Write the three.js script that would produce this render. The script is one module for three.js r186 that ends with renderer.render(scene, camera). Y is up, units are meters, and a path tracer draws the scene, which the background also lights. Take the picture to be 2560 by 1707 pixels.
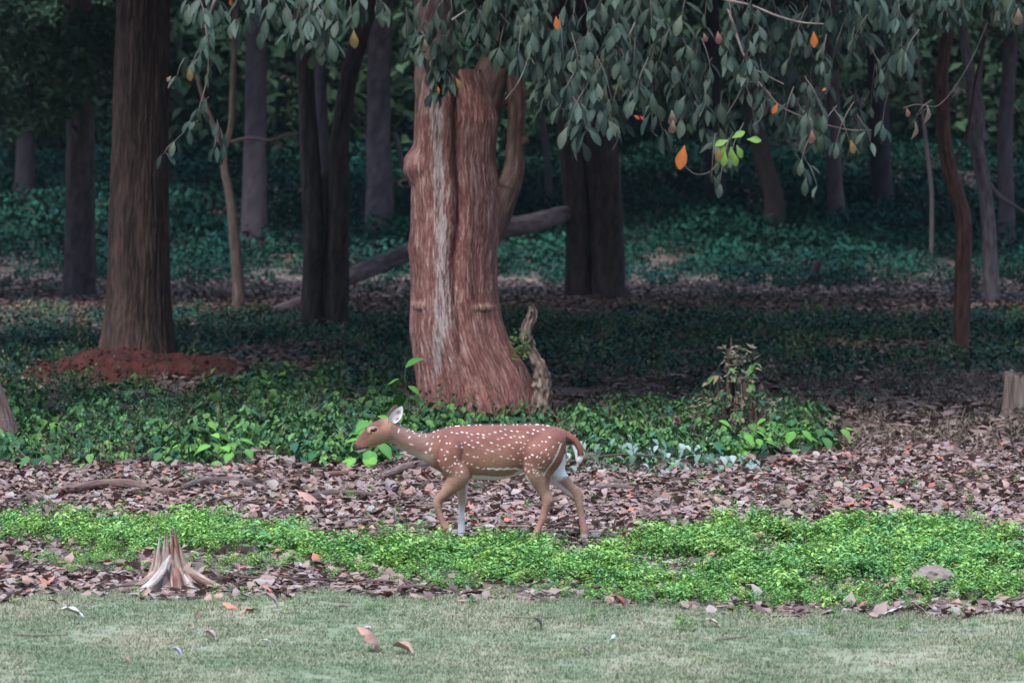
import * as THREE from 'three';
import { ImprovedNoise } from 'three/addons/math/ImprovedNoise.js';

// ---------------------------------------------------------------- camera, sky, sun, exposure
const scene = new THREE.Scene();
const FPX = 9360, HORIZON = 500, CAM_H = 2.36, PITCH = Math.atan((853.5 - HORIZON) / FPX);
const camera = new THREE.PerspectiveCamera(2 * Math.atan(853.5 / FPX) * 180 / Math.PI, 1024 / 682, 0.5, 1500);
camera.position.set(0, CAM_H, 0);
camera.rotation.set(-PITCH, 0, 0);
camera.focus = 26.5;
camera.userData.fStop = 4.8;

const renderer = new THREE.WebGLRenderer({ antialias: true });
renderer.toneMapping = THREE.LinearToneMapping;
renderer.toneMappingExposure = 2.65;
renderer.shadowMap.enabled = true;
renderer.setSize(1024, 682);

function makeSky() {                                   // overcast dusk sky, blue, darkened towards the horizon to dim the wood
  const w = 64, h = 32, data = new Float32Array(w * h * 4);
  for (let j = 0; j < h; j++) {
    const el = ((j + 0.5) / h - 0.5) * Math.PI, s = Math.sin(el);
    for (let i = 0; i < w; i++) {
      const k = (j * w + i) * 4, b = s > 0 ? 0.05 + 0.75 * Math.pow(s, 1.2) : 0.05;
      data[k] = b * 0.78; data[k + 1] = b * 0.97; data[k + 2] = b * 1.36; data[k + 3] = 1;
    }
  }
  const t = new THREE.DataTexture(data, w, h, THREE.RGBAFormat, THREE.FloatType);
  t.mapping = THREE.EquirectangularReflectionMapping;
  t.magFilter = t.minFilter = THREE.LinearFilter;
  t.needsUpdate = true;
  return t;
}
const sky = makeSky();
scene.background = sky;
scene.environment = sky;

const sun = new THREE.DirectionalLight(new THREE.Color(1, 0.95, 0.9), 1.5);   // the bright part of the overcast, behind the camera's left shoulder
sun.position.set(-16, 46, -6);
sun.target.position.set(0, 0, -36);
sun.castShadow = true;
sun.shadow.radius = 45;
sun.shadow.mapSize.set(2048, 2048);
Object.assign(sun.shadow.camera, { left: -60, right: 60, top: 60, bottom: -60, near: 1, far: 260 });
scene.add(sun, sun.target);
scene.fog = new THREE.FogExp2(new THREE.Color(0.62, 0.84, 1.0), 0.00012);      // thin blue evening haze under the trees

// ---------------------------------------------------------------- helpers
let seed = 1234567;
const R = () => { seed |= 0; seed = seed + 0x6D2B79F5 | 0; let t = Math.imul(seed ^ seed >>> 15, 1 | seed); t = t + Math.imul(t ^ t >>> 7, 61 | t) ^ t; return ((t ^ t >>> 14) >>> 0) / 4294967296; };
const rr = (a, b) => a + (b - a) * R();
const pick = a => a[Math.floor(R() * a.length)];
const PN = new ImprovedNoise();
const nz = (x, y = 0, z = 0) => PN.noise(x + 31.7, y + 17.3, z + 5.1);
const fbm = (x, y = 0, z = 0, o = 3) => { let s = 0, a = 1, t = 0; for (let i = 0; i < o; i++) { s += a * nz(x, y, z); t += a; a *= 0.5; x *= 2.03; y *= 2.03; z *= 2.03; } return s / t; };
const clamp = (x, a = 0, b = 1) => Math.min(b, Math.max(a, x));
const ss = (a, b, x) => { const t = clamp((x - a) / (b - a)); return t * t * (3 - 2 * t); };
const lerp = (a, b, t) => a + (b - a) * t;
const mixc = (a, b, t) => [lerp(a[0], b[0], t), lerp(a[1], b[1], t), lerp(a[2], b[2], t)];
const mulc = (a, k) => [a[0] * k, a[1] * k, a[2] * k];
const V = (x, y, z) => new THREE.Vector3(x, y, z);
const srgb = (r, g, b) => { const f = c => { c /= 255; return c <= 0.04045 ? c / 12.92 : ((c + 0.055) / 1.055) ** 2.4; }; return [f(r), f(g), f(b)]; };
function lut(t, x) {                                    // piecewise linear table [[x, y], ...]
  if (x <= t[0][0]) return t[0][1];
  for (let i = 1; i < t.length; i++) if (x <= t[i][0]) return lerp(t[i - 1][1], t[i][1], (x - t[i - 1][0]) / (t[i][0] - t[i - 1][0]));
  return t[t.length - 1][1];
}

// the lie of the land: a flat clearing, then a bank that climbs behind the far trees
function H(x, d) {
  let h = 0.05 * fbm(x * 0.35, d * 0.2, 3) * ss(27, 45, d) + 0.012 * nz(x * 0.9, d * 0.5, 8);
  if (d > 96) h += d < 150 ? 0.0011 * (d - 96) ** 2 : 3.21 + 0.1 * (Math.min(d, 235) - 150);
  return h;
}
const sp = Math.sin(PITCH), cp = Math.cos(PITCH);
function P(px, py, d) {                                 // photo pixel (2560 x 1707) at distance d along the view
  const u = (px - 1280) / FPX, v = (853.5 - py) / FPX, dy = v * cp - sp, dz = v * sp + cp;
  return V(u / dz * d, CAM_H + dy / dz * d, -d);
}
function project(x, y, d) {
  const yy = y - CAM_H, zc = d * cp - yy * sp, yc = yy * cp + d * sp;
  return [1280 + FPX * x / zc, 853.5 - FPX * yc / zc];
}
function G(px, py) {                                    // where the ray of a pixel meets the ground
  let d = 8;
  for (; d < 250; d += 0.5) { const p = P(px, py, d); if (p.y < H(p.x, d)) break; }
  let a = d - 0.5, b = d;
  for (let i = 0; i < 14; i++) { const m = (a + b) / 2, p = P(px, py, m); if (p.y < H(p.x, m)) b = m; else a = m; }
  const p = P(px, py, b); p.y = H(p.x, b); return p;
}
const M_PER_PX = d => d / FPX;

const used = {};
const numbered = n => { used[n] = (used[n] ?? -1) + 1; return used[n] ? n + '_' + String(used[n]).padStart(3, '0') : n; };
function tag(o, label, category, group, kind) {
  if (label) o.userData.label = label;
  if (category) o.userData.category = category;
  if (group) o.userData.group = group;
  if (kind) o.userData.kind = kind;
  return o;
}
function thing(name, label, category, pos, group) {
  const g = new THREE.Group(); g.name = numbered(name); if (pos) g.position.copy(pos);
  scene.add(g); return tag(g, label, category, group);
}
function mesh(name, geo, mat, parent) {
  const m = new THREE.Mesh(geo, mat); m.name = parent === scene ? numbered(name) : name;
  m.castShadow = m.receiveShadow = true; parent.add(m); return m;
}
function instanced(name, geo, mat, mats, cols, parent) {
  const m = new THREE.InstancedMesh(geo, mat, mats.length); m.name = parent === scene ? numbered(name) : name;
  mats.forEach((a, i) => m.setMatrixAt(i, a));
  if (cols) { const c = new THREE.Color(); cols.forEach((a, i) => m.setColorAt(i, c.setRGB(a[0], a[1], a[2]))); }
  m.castShadow = m.receiveShadow = true; m.userData.kind = 'stuff'; parent.add(m); return m;
}

class GB {                                             // a bag of triangles with a colour per vertex
  constructor() { this.p = []; this.c = []; this.i = []; this.u = []; }
  v(x, y, z, c, u = 0, w = 0) { this.p.push(x, y, z); this.c.push(c[0], c[1], c[2]); this.u.push(u, w); return this.p.length / 3 - 1; }
  t(a, b, c) { this.i.push(a, b, c); }
  geo(off) {
    const g = new THREE.BufferGeometry(), p = new Float32Array(this.p);
    if (off) for (let i = 0; i < p.length; i += 3) { p[i] -= off.x; p[i + 1] -= off.y; p[i + 2] -= off.z; }
    g.setAttribute('position', new THREE.BufferAttribute(p, 3));
    g.setAttribute('color', new THREE.BufferAttribute(new Float32Array(this.c), 3));
    g.setAttribute('uv', new THREE.BufferAttribute(new Float32Array(this.u), 2));
    g.setIndex(this.i); g.computeVertexNormals(); return g;
  }
  // a leaf: from o along dir, face turned to up; shape 0 ovate-pointed, 1 obovate-rounded, 2 heart-like
  leaf(o, dir, up, len, wid, { curl = 0.3, fold = 0.25, rows = 3, shape = 0, col = [1, 1, 1], wave = 0, rib = 1.15 } = {}) {
    const d = dir.clone().normalize(), n = up.clone().addScaledVector(d, -up.dot(d)).normalize(), s = V().crossVectors(d, n), b0 = this.p.length / 3;
    let p = o.clone(), dd = d.clone();
    const prof = t => shape === 1 ? Math.sin(Math.PI * Math.pow(t, 1.35) * 0.93 + 0.07) * (t > 0.9 ? 0.9 : 1) : shape === 2 ? Math.sin(Math.PI * Math.pow(t, 0.62)) * 0.95 + (t < 0.15 ? 0.3 : 0) : Math.sin(Math.PI * Math.pow(t, 0.8));
    for (let r = 0; r <= rows; r++) {
      const t = r / rows, w = Math.max(0.02, prof(clamp(t, 0.02, 0.98))) * wid / 2, nn = V().crossVectors(s, dd);
      const e = fold * w, wv = wave * wid * Math.sin(r * 2.3 + b0), c0 = mulc(col, rr(0.9, 1.05));
      const a = p.clone().addScaledVector(s, -w).addScaledVector(nn, e + wv), c = p.clone().addScaledVector(s, w).addScaledVector(nn, e - wv);
      this.v(a.x, a.y, a.z, c0, 0, t); this.v(p.x, p.y, p.z, mulc(col, rib), 0.5, t); this.v(c.x, c.y, c.z, c0, 1, t);
      if (r) { const k = b0 + r * 3; this.t(k - 3, k - 2, k); this.t(k - 2, k + 1, k); this.t(k - 2, k - 1, k + 1); this.t(k - 1, k + 2, k + 1); }
      dd.applyAxisAngle(s, -curl / rows); p = p.clone().addScaledVector(dd, len / rows);
    }
    return this;
  }
  // cheap leaf: a folded diamond
  chip(o, dir, up, len, wid, col) {
    const d = dir.clone().normalize(), n = up.clone().addScaledVector(d, -up.dot(d)).normalize(), s = V().crossVectors(d, n), m = o.clone().addScaledVector(d, len * 0.45), e = o.clone().addScaledVector(d, len).addScaledVector(n, -len * 0.15);
    const a = this.v(o.x, o.y, o.z, col), b = this.v(m.x - s.x * wid / 2 + n.x * wid * .12, m.y - s.y * wid / 2 + n.y * wid * .12, m.z - s.z * wid / 2 + n.z * wid * .12, col), c = this.v(m.x + s.x * wid / 2 + n.x * wid * .12, m.y + s.y * wid / 2 + n.y * wid * .12, m.z + s.z * wid / 2 + n.z * wid * .12, col), f = this.v(e.x, e.y, e.z, col);
    this.t(a, b, f); this.t(a, f, c);
    return this;
  }
  // a bent tapered limb through pts [Vector3], radii; col(theta, s, metres, pos); disp(theta, s, metres) is a factor on the radius
  tube(pts, radii, { seg = 10, step = 0, col = [1, 1, 1], disp = null, cap = true, uvs = 1 } = {}) {
    const n0 = pts.length, cv = new THREE.CatmullRomCurve3(pts, false, 'centripetal');
    let L = 0; for (let i = 1; i < n0; i++) L += pts[i].distanceTo(pts[i - 1]);
    const rows = step ? Math.max(2, Math.round(L / step)) : (n0 - 1) * 3, b0 = this.p.length / 3;
    let T = cv.getPoint(0.0005).sub(cv.getPoint(0)).normalize(), N = Math.abs(T.x) < 0.9 ? V(1, 0, 0) : V(0, 1, 0);
    N.addScaledVector(T, -N.dot(T)).normalize();
    let m = 0, last = pts[0];
    for (let r = 0; r <= rows; r++) {
      const s = r / rows, c = cv.getPoint(s), T2 = cv.getPoint(Math.min(1, s + 0.004)).sub(cv.getPoint(Math.max(0, s - 0.004))).normalize();
      N.addScaledVector(T2, -N.dot(T2)).normalize(); const B = V().crossVectors(N, T2);
      m += c.distanceTo(last); last = c;
      const f = s * (n0 - 1), k = Math.min(n0 - 2, Math.floor(f)), R0 = lerp(radii[k], radii[k + 1], f - k);
      for (let j = 0; j <= seg; j++) {
        const th = j / seg * Math.PI * 2, q = R0 * (disp ? disp(th, s, m, c) : 1), x = c.x + q * (Math.cos(th) * N.x + Math.sin(th) * B.x), y = c.y + q * (Math.cos(th) * N.y + Math.sin(th) * B.y), z = c.z + q * (Math.cos(th) * N.z + Math.sin(th) * B.z);
        this.v(x, y, z, typeof col === 'function' ? col(th, s, m, V(x, y, z)) : col, th / (Math.PI * 2) * Math.max(1, Math.round(R0 * 6 / uvs)), m / uvs);
        if (r && j < seg) { const a = b0 + (r - 1) * (seg + 1) + j, b = a + seg + 1; this.t(a, b, a + 1); this.t(b, b + 1, a + 1); }
      }
    }
    if (cap) for (const [r, flip] of [[0, 0], [rows, 1]]) {
      const c = cv.getPoint(r / rows), b = b0 + r * (seg + 1), k = this.v(c.x, c.y, c.z, [this.c[b * 3] * 1.0, this.c[b * 3 + 1], this.c[b * 3 + 2]]);
      for (let j = 0; j < seg; j++) flip ? this.t(k, b + j + 1, b + j) : this.t(k, b + j, b + j + 1);
    }
    return this;
  }
}

function dataTex(w, h, f, srgbSpace) {
  const a = new Uint8Array(w * h * 4);
  for (let y = 0; y < h; y++) for (let x = 0; x < w; x++) { const c = f(x / w, y / h), k = (y * w + x) * 4; a[k] = clamp(c[0]) * 255; a[k + 1] = clamp(c[1]) * 255; a[k + 2] = clamp(c[2]) * 255; a[k + 3] = 255; }
  const t = new THREE.DataTexture(a, w, h); t.wrapS = t.wrapT = THREE.RepeatWrapping; t.magFilter = t.minFilter = THREE.LinearFilter;
  if (srgbSpace) t.colorSpace = THREE.SRGBColorSpace; t.needsUpdate = true; return t;
}
// bark relief: long vertical ridges, wrapping
const wrapN = (u, v, fu, fv, s) => { const a = u * Math.PI * 2, b = v * Math.PI * 2; return nz(Math.cos(a) * fu + s, Math.sin(a) * fu + Math.cos(b) * fv, Math.sin(b) * fv + s * 2); };
const barkTex = dataTex(256, 256, (u, v) => { let k = 0.55 + 0.5 * wrapN(u, v, 3.2, 0.55, 1) + 0.35 * wrapN(u, v, 7, 1.3, 4) + 0.2 * wrapN(u, v, 14, 5, 9); k = clamp(k); return [k, k, k]; });
const barkMat = new THREE.MeshStandardMaterial({ vertexColors: true, roughness: 0.95, bumpMap: barkTex, bumpScale: 0.02 });
const woodMat = new THREE.MeshStandardMaterial({ vertexColors: true, roughness: 0.9, bumpMap: barkTex, bumpScale: 0.006 });
const leafMat = new THREE.MeshPhysicalMaterial({ vertexColors: true, roughness: 0.6, specularIntensity: 0.55, transmission: 0.3, thickness: 0, side: THREE.DoubleSide });
const herbMat = new THREE.MeshPhysicalMaterial({ vertexColors: true, roughness: 0.75, specularIntensity: 0.35, side: THREE.DoubleSide });
const farLeafMat = new THREE.MeshPhysicalMaterial({ vertexColors: true, roughness: 0.8, specularIntensity: 0.3, side: THREE.DoubleSide });
const dryMat = new THREE.MeshStandardMaterial({ vertexColors: true, roughness: 0.85, side: THREE.DoubleSide });
const soilMat = new THREE.MeshStandardMaterial({ vertexColors: true, roughness: 1 });
// ---------------------------------------------------------------- the deer
function buildDeer() {
  const S = 1366 * 26 / 25.7, X = zx => (zx - 1300) / S, Y = zy => (1402 - zy) / S;
  let ci = 0; const prims = [];                                    // [group, ax, ay, az, bx, by, bz, ra, rb, zs]
  const cone = (g, a, b, ra, rb, zs = 1, c = ci++) => prims.push({ g, c, ax: X(a[0]), ay: Y(a[1]), az: a[2] || 0, bx: X(b[0]), by: Y(b[1]), bz: b[2] || 0, ra: ra / S, rb: rb / S, zs });
  const chain = (g, pts, zs = 1) => { const c = ci++; if (g >= 4) pts = pts.map(p => p[1] > 860 ? [p[0], p[1], p[2], p[3] * 0.84] : p); if (pts.length > 3) { const cr = (a, b, e, f, t) => 0.5 * (2 * b + (e - a) * t + (2 * a - 5 * b + 4 * e - f) * t * t + (3 * b - a - 3 * e + f) * t * t * t), o = []; for (let i = 0; i < pts.length - 1; i++) for (const t of [0, 1 / 3, 2 / 3]) { const A = pts[Math.max(0, i - 1)], B = pts[i], E = pts[i + 1], F = pts[Math.min(pts.length - 1, i + 2)]; o.push(B.map((_, k) => cr(A[k], B[k], E[k], F[k], t))); } o.push(pts[pts.length - 1]); pts = o; } for (let i = 1; i < pts.length; i++) cone(g, pts[i - 1], pts[i], pts[i - 1][3], pts[i][3], zs, c); };
  // trunk
  chain(0, [[985, 505, 0, 175], [1080, 525, 0, 222], [1240, 535, 0, 240], [1420, 543, 0, 250], [1580, 520, 0, 232], [1730, 486, 0, 198], [1900, 476, 0, 188], [1995, 455, 0, 125]], 1.28);
  chain(0, [[1060, 420, 0, 122], [1300, 395, 0, 108], [1600, 395, 0, 108], [1850, 400, 0, 112], [2040, 400, 0, 62]], 1.1);
  chain(0, [[930, 560, 0, 130], [1040, 640, 0, 118], [1200, 665, 0, 110]], 1.2);       // brisket
  // neck, head
  chain(1, [[960, 500, 0, 168], [800, 488, 0, 128], [640, 436, 0, 100], [500, 360, 0, 88], [420, 318, 0, 84]], 1.2);
  chain(2, [[405, 312, 0, 92], [330, 330, 0, 84], [262, 372, 0, 72], [195, 425, 0, 50], [138, 476, 0, 37], [112, 490, 0, 26]], 1.12);
  chain(2, [[400, 358, 0, 68], [300, 416, 0, 52], [210, 470, 0, 32], [150, 508, 0, 20]], 1.3);
  cone(2, [300, 300, 0.030], [250, 335, 0.026], 34, 22); cone(2, [300, 300, -0.030], [250, 335, -0.026], 34, 22);   // brow
  // tail
  chain(3, [[2040, 372, 0, 44], [2110, 388, 0, 36], [2180, 432, 0, 35], [2226, 520, 0, 36], [2232, 590, 0, 26], [2228, 625, 0, 12]], 1.1);
  // shoulder and near fore leg (z > 0), lifted
  chain(4, [[1050, 480, 0.085, 110], [1010, 620, 0.095, 105], [1090, 720, 0.095, 92], [1085, 775, 0.09, 80]]);
  chain(4, [[1120, 755, 0.09, 62], [1040, 830, 0.09, 74], [955, 925, 0.085, 54], [895, 985, 0.08, 42], [888, 1030, 0.08, 37], [903, 1095, 0.08, 28], [940, 1195, 0.08, 28], [968, 1252, 0.08, 34], [1000, 1280, 0.08, 27]]);
  cone(4, [1000, 1262, 0.07], [1003, 1250, 0.07], 12, 10);
  // far fore leg, straight
  chain(5, [[1060, 500, -0.08, 100], [1040, 640, -0.09, 100], [1110, 740, -0.09, 74]]);
  chain(5, [[1115, 760, -0.085, 62], [1120, 860, -0.085, 50], [1117, 955, -0.085, 46], [1116, 1030, -0.085, 36], [1114, 1090, -0.085, 28], [1112, 1210, -0.085, 26], [1111, 1290, -0.085, 32], [1108, 1350, -0.085, 25]]);
  // near hind leg
  chain(6, [[1960, 430, 0.075, 120], [1880, 560, 0.1, 148], [1820, 660, 0.1, 112], [1830, 745, 0.1, 96], [1868, 850, 0.095, 60], [1905, 935, 0.09, 46], [1925, 990, 0.09, 43], [1912, 1060, 0.09, 36], [1880, 1160, 0.09, 32], [1838, 1262, 0.09, 29], [1815, 1318, 0.09, 34], [1790, 1360, 0.09, 26]]);
  chain(6, [[2020, 430, 0.07, 80], [1985, 580, 0.085, 82], [1905, 720, 0.095, 62], [1900, 850, 0.092, 34]]);
  cone(6, [1935, 930, 0.09], [1962, 982, 0.09], 22, 21);
  cone(6, [1898, 1150, 0.09], [1906, 1165, 0.09], 9, 8);
  // far hind leg, stretched back
  chain(7, [[1970, 460, -0.075, 120], [1985, 600, -0.09, 112], [2000, 720, -0.09, 82], [2068, 815, -0.09, 72], [2150, 895, -0.09, 62], [2205, 955, -0.09, 47], [2228, 1010, -0.09, 38], [2245, 1090, -0.09, 32], [2266, 1200, -0.09, 31], [2282, 1300, -0.09, 33], [2288, 1358, -0.09, 26]]);
  chain(7, [[2030, 470, -0.07, 78], [2025, 610, -0.085, 66], [2020, 720, -0.09, 60]]);
  cone(7, [2215, 900, -0.09], [2240, 942, -0.09], 22, 21);
  const kOf = [0.05, 0.05, 0.03, 0.02, 0.034, 0.03, 0.036, 0.032];
  const smin = (a, b, k) => { const h = Math.max(k - Math.abs(a - b), 0) / k; return Math.min(a, b) - h * h * k * 0.25; };
  const chains = [];
  for (const q of prims) { let c = chains.find(c => c.id === q.c); if (!c) chains.push(c = { id: q.c, g: q.g, q: [], lo: [9, 9, 9], hi: [-9, -9, -9] }); c.q.push(q); for (const [x, y, z, r] of [[q.ax, q.ay, q.az, q.ra], [q.bx, q.by, q.bz, q.rb]]) [x, y, z].forEach((v, i) => { c.lo[i] = Math.min(c.lo[i], v - r); c.hi[i] = Math.max(c.hi[i], v + r); }); }
  const gd = new Float64Array(8);
  let cur = chains;
  const pd = (q, x, y, z) => { const abx = q.bx - q.ax, aby = q.by - q.ay, abz = (q.bz - q.az) * q.zs, px = x - q.ax, py = y - q.ay, pz = (z - q.az) * q.zs, t = clamp((px * abx + py * aby + pz * abz) / (abx * abx + aby * aby + abz * abz)); return Math.hypot(px - abx * t, py - aby * t, pz - abz * t) - lerp(q.ra, q.rb, t); };
  const near = (x, y, z, r) => chains.map(c => ({ ...c, q: c.q.filter(q => pd(q, x, y, z) < r) })).filter(c => c.q.length);   // what can matter round a point
  function sdf(x, y, z) {
    gd.fill(9);
    for (const c of cur) {
      const bx = Math.max(c.lo[0] - x, 0, x - c.hi[0]), by = Math.max(c.lo[1] - y, 0, y - c.hi[1]), bz = Math.max(c.lo[2] - z, 0, z - c.hi[2]), bd = Math.sqrt(bx * bx + by * by + bz * bz);
      let cd = 9; const kc = c.g < 4 ? 0.02 : 0.016;
      if (bd > 0.08) cd = bd;
      else for (const q of c.q) {
        const abx = q.bx - q.ax, aby = q.by - q.ay, abz = (q.bz - q.az) * q.zs, px = x - q.ax, py = y - q.ay, pz = (z - q.az) * q.zs;
        const t = clamp((px * abx + py * aby + pz * abz) / (abx * abx + aby * aby + abz * abz));
        const dx = px - abx * t, dy = py - aby * t, dz = pz - abz * t;
        cd = smin(cd, Math.sqrt(dx * dx + dy * dy + dz * dz) - lerp(q.ra, q.rb, t), kc);
      }
      gd[c.g] = smin(gd[c.g], cd, kOf[c.g]);
    }
    let d = smin(gd[0], gd[1], 0.07);
    d = smin(d, gd[2], 0.035); d = smin(d, gd[3], 0.03);
    d = smin(d, gd[4], 0.011); d = smin(d, gd[6], 0.017); d = smin(d, gd[5], 0.025); d = smin(d, gd[7], 0.025);
    return d;
  }
  // surface nets on a sparse grid
  const h = 0.0045, lo = [X(40), Y(1402), -0.27], hi = [X(2360), Y(60), 0.27];
  const n = lo.map((a, i) => Math.ceil((hi[i] - a) / h / 8) * 8), NX = n[0] + 1, NY = n[1] + 1, NZ = n[2] + 1;
  const field = new Float32Array(NX * NY * NZ).fill(1), ix = (i, j, k) => (k * NY + j) * NX + i;
  const act = []; for (let bk = 0; bk < n[2]; bk += 8) for (let bj = 0; bj < n[1]; bj += 8) for (let bi = 0; bi < n[0]; bi += 8) {
    cur = chains; const c = sdf(lo[0] + (bi + 4) * h, lo[1] + (bj + 4) * h, lo[2] + (bk + 4) * h);
    if (Math.abs(c) > h * 9.5) { if (c < 0) for (let k = bk; k <= bk + 8; k++) for (let j = bj; j <= bj + 8; j++) for (let i = bi; i <= bi + 8; i++) if (field[ix(i, j, k)] === 1) field[ix(i, j, k)] = -1; continue; }
    cur = near(lo[0] + (bi + 4) * h, lo[1] + (bj + 4) * h, lo[2] + (bk + 4) * h, 0.16);
    act.push([bi, bj, bk, cur]);
    for (let k = bk; k <= bk + 8; k++) for (let j = bj; j <= bj + 8; j++) for (let i = bi; i <= bi + 8; i++) field[ix(i, j, k)] = sdf(lo[0] + i * h, lo[1] + j * h, lo[2] + k * h);
  }
  const vid = new Int32Array(NX * NY * NZ).fill(-1), pos = [], nor = [];
  const f = new Float64Array(8);
  for (const [bi, bj, bk, near1] of act) for (let k = bk; k < bk + 8; k++) for (let j = bj; j < bj + 8; j++) for (let i = bi; i < bi + 8; i++) {
    cur = near1; let m = 0, cx = 0, cy = 0, cz = 0, cnt = 0;
    for (let q = 0; q < 8; q++) { const v = field[ix(i + (q & 1), j + (q >> 1 & 1), k + (q >> 2))]; f[q] = v; if (v < 0) m |= 1 << q; }
    if (m === 0 || m === 255) continue;
    for (let a = 0; a < 8; a++) for (const e of [1, 2, 4]) if (!(a & e)) { const b = a | e; if ((f[a] < 0) !== (f[b] < 0)) { const t = f[a] / (f[a] - f[b]); cx += (a & 1) + (e === 1 ? t : 0); cy += (a >> 1 & 1) + (e === 2 ? t : 0); cz += (a >> 2) + (e === 4 ? t : 0); cnt++; } }
    let x = lo[0] + (i + cx / cnt) * h, y = lo[1] + (j + cy / cnt) * h, z = lo[2] + (k + cz / cnt) * h;
    const E = 0.002, s0 = sdf(x, y, z); let gx = sdf(x + E, y, z) - s0, gy = sdf(x, y + E, z) - s0, gz = sdf(x, y, z + E) - s0, gl = Math.hypot(gx, gy, gz) || 1;
    const st = clamp(s0 / (gl / E), -h, h); x -= gx / gl * st; y -= gy / gl * st; z -= gz / gl * st;
    vid[ix(i, j, k)] = pos.length / 3; pos.push(x, y, z); nor.push(gx / gl, gy / gl, gz / gl);
  }
  cur = chains;
  const idx = [];
  for (const [bi, bj, bk] of act) for (let k = Math.max(1, bk); k < bk + 8; k++) for (let j = Math.max(1, bj); j < bj + 8; j++) for (let i = Math.max(1, bi); i < bi + 8; i++) {
    const a = field[ix(i, j, k)] < 0;
    const quad = (p, q, r, s, flip) => { const A = vid[p], B = vid[q], C = vid[r], D = vid[s]; if (A < 0 || B < 0 || C < 0 || D < 0) return; flip ? idx.push(A, C, B, A, D, C) : idx.push(A, B, C, A, C, D); };
    if (a !== (field[ix(i + 1, j, k)] < 0)) quad(ix(i, j - 1, k - 1), ix(i, j, k - 1), ix(i, j, k), ix(i, j - 1, k), !a);
    if (a !== (field[ix(i, j + 1, k)] < 0)) quad(ix(i - 1, j, k - 1), ix(i - 1, j, k), ix(i, j, k), ix(i, j, k - 1), !a);
    if (a !== (field[ix(i, j, k + 1)] < 0)) quad(ix(i - 1, j - 1, k), ix(i, j - 1, k), ix(i, j, k), ix(i - 1, j, k), !a);
  }
  // coat: rusty back, pale throat, belly and inner legs, rows of white spots, black line along the spine
  const spots = [[895, 380, 9, 13], [965, 375, 12, 8], [910, 420, 7, 10], [848, 385, 6, 11], [778, 380, 6, 9], [978, 438, 10, 7], [1008, 436, 9, 7], [790, 448, 11, 14], [835, 448, 8, 12], [818, 500, 14, 22], [780, 530, 15, 14], [838, 558, 6, 8], [928, 500, 15, 10], [985, 516, 16, 10], [1068, 464, 15, 9], [1122, 474, 14, 8], [1025, 340, 14, 7], [1072, 348, 14, 6], [1122, 338, 16, 7], [1166, 343, 13, 7], [1213, 357, 13, 7], [1272, 353, 15, 7], [1272, 386, 11, 5], [1180, 380, 13, 7], [1322, 362, 14, 8], [1322, 386, 15, 6], [1380, 354, 13, 7], [1435, 338, 15, 7], [1487, 328, 14, 7], [1530, 312, 13, 6], [1535, 360, 16, 7], [1590, 326, 14, 7], [1645, 330, 15, 8], [1700, 378, 14, 11], [1742, 340, 14, 8], [1790, 350, 14, 8], [1800, 316, 12, 7], [1838, 328, 12, 7], [1890, 312, 15, 7], [1502, 390, 14, 6], [1464, 400, 13, 6], [1585, 385, 15, 7], [1616, 374, 13, 7], [1668, 385, 13, 8], [1745, 412, 12, 6], [1215, 414, 13, 6], [1270, 431, 16, 8], [1150, 432, 12, 8], [1118, 440, 9, 6], [1187, 453, 15, 8], [1225, 475, 15, 6], [1310, 458, 14, 5], [1398, 434, 16, 7], [1460, 458, 14, 6], [1518, 469, 14, 7], [1566, 455, 14, 9], [1602, 484, 14, 7], [1475, 493, 15, 7], [1636, 430, 14, 8], [1676, 432, 12, 7], [1714, 446, 14, 7], [1678, 490, 8, 10], [1705, 476, 8, 7], [1365, 500, 17, 7], [1408, 512, 19, 8], [1345, 534, 15, 7], [1172, 543, 17, 9], [1235, 566, 14, 8], [1268, 568, 12, 7], [1492, 564, 15, 8], [1556, 579, 15, 7], [1583, 556, 12, 6], [1610, 589, 15, 8], [1652, 534, 11, 8], [1672, 600, 13, 7], [1674, 634, 11, 10], [1800, 455, 13, 7], [1850, 453, 12, 7], [1878, 418, 12, 7], [1914, 420, 13, 9], [1948, 379, 16, 9], [2035, 432, 8, 8], [1982, 468, 11, 13], [1915, 492, 11, 11], [1870, 520, 8, 13], [1785, 543, 15, 10], [1760, 565, 11, 9], [1722, 580, 11, 11], [1830, 560, 9, 13], [1855, 566, 6, 10], [1945, 575, 9, 13], [1935, 540, 5, 14], [1892, 604, 10, 14], [1728, 630, 14, 8], [1752, 634, 11, 8], [1780, 640, 13, 8], [1845, 632, 9, 10], [1845, 662, 9, 8], [1866, 662, 9, 8], [1895, 665, 6, 10], [1795, 684, 12, 11], [1818, 690, 9, 9], [1750, 702, 12, 13], [1800, 712, 10, 7], [1834, 716, 11, 11], [1880, 716, 8, 9], [1822, 740, 8, 8], [1850, 738, 8, 8], [1720, 680, 9, 16], [1056, 563, 14, 9], [1075, 595, 9, 8], [968, 585, 10, 16], [958, 548, 8, 6], [900, 604, 17, 12], [1056, 626, 13, 12], [1030, 645, 6, 6], [1090, 630, 9, 8], [1136, 612, 10, 10], [1115, 650, 9, 10], [1172, 628, 12, 13], [1212, 638, 14, 9], [945, 667, 9, 12], [985, 695, 12, 13], [1012, 708, 10, 13], [1068, 710, 12, 9], [1120, 705, 13, 11], [1060, 735, 9, 8], [1098, 745, 9, 7], [1005, 655, 6, 6], [622, 388, 13, 13], [520, 328, 9, 24], [600, 330, 7, 7], [668, 352, 8, 7], [715, 375, 7, 9], [640, 455, 26, 8], [1420, 605, 9, 4], [1330, 600, 8, 4], [2000, 545, 6, 6], [1760, 480, 9, 5], [1700, 530, 8, 6]];
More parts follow.
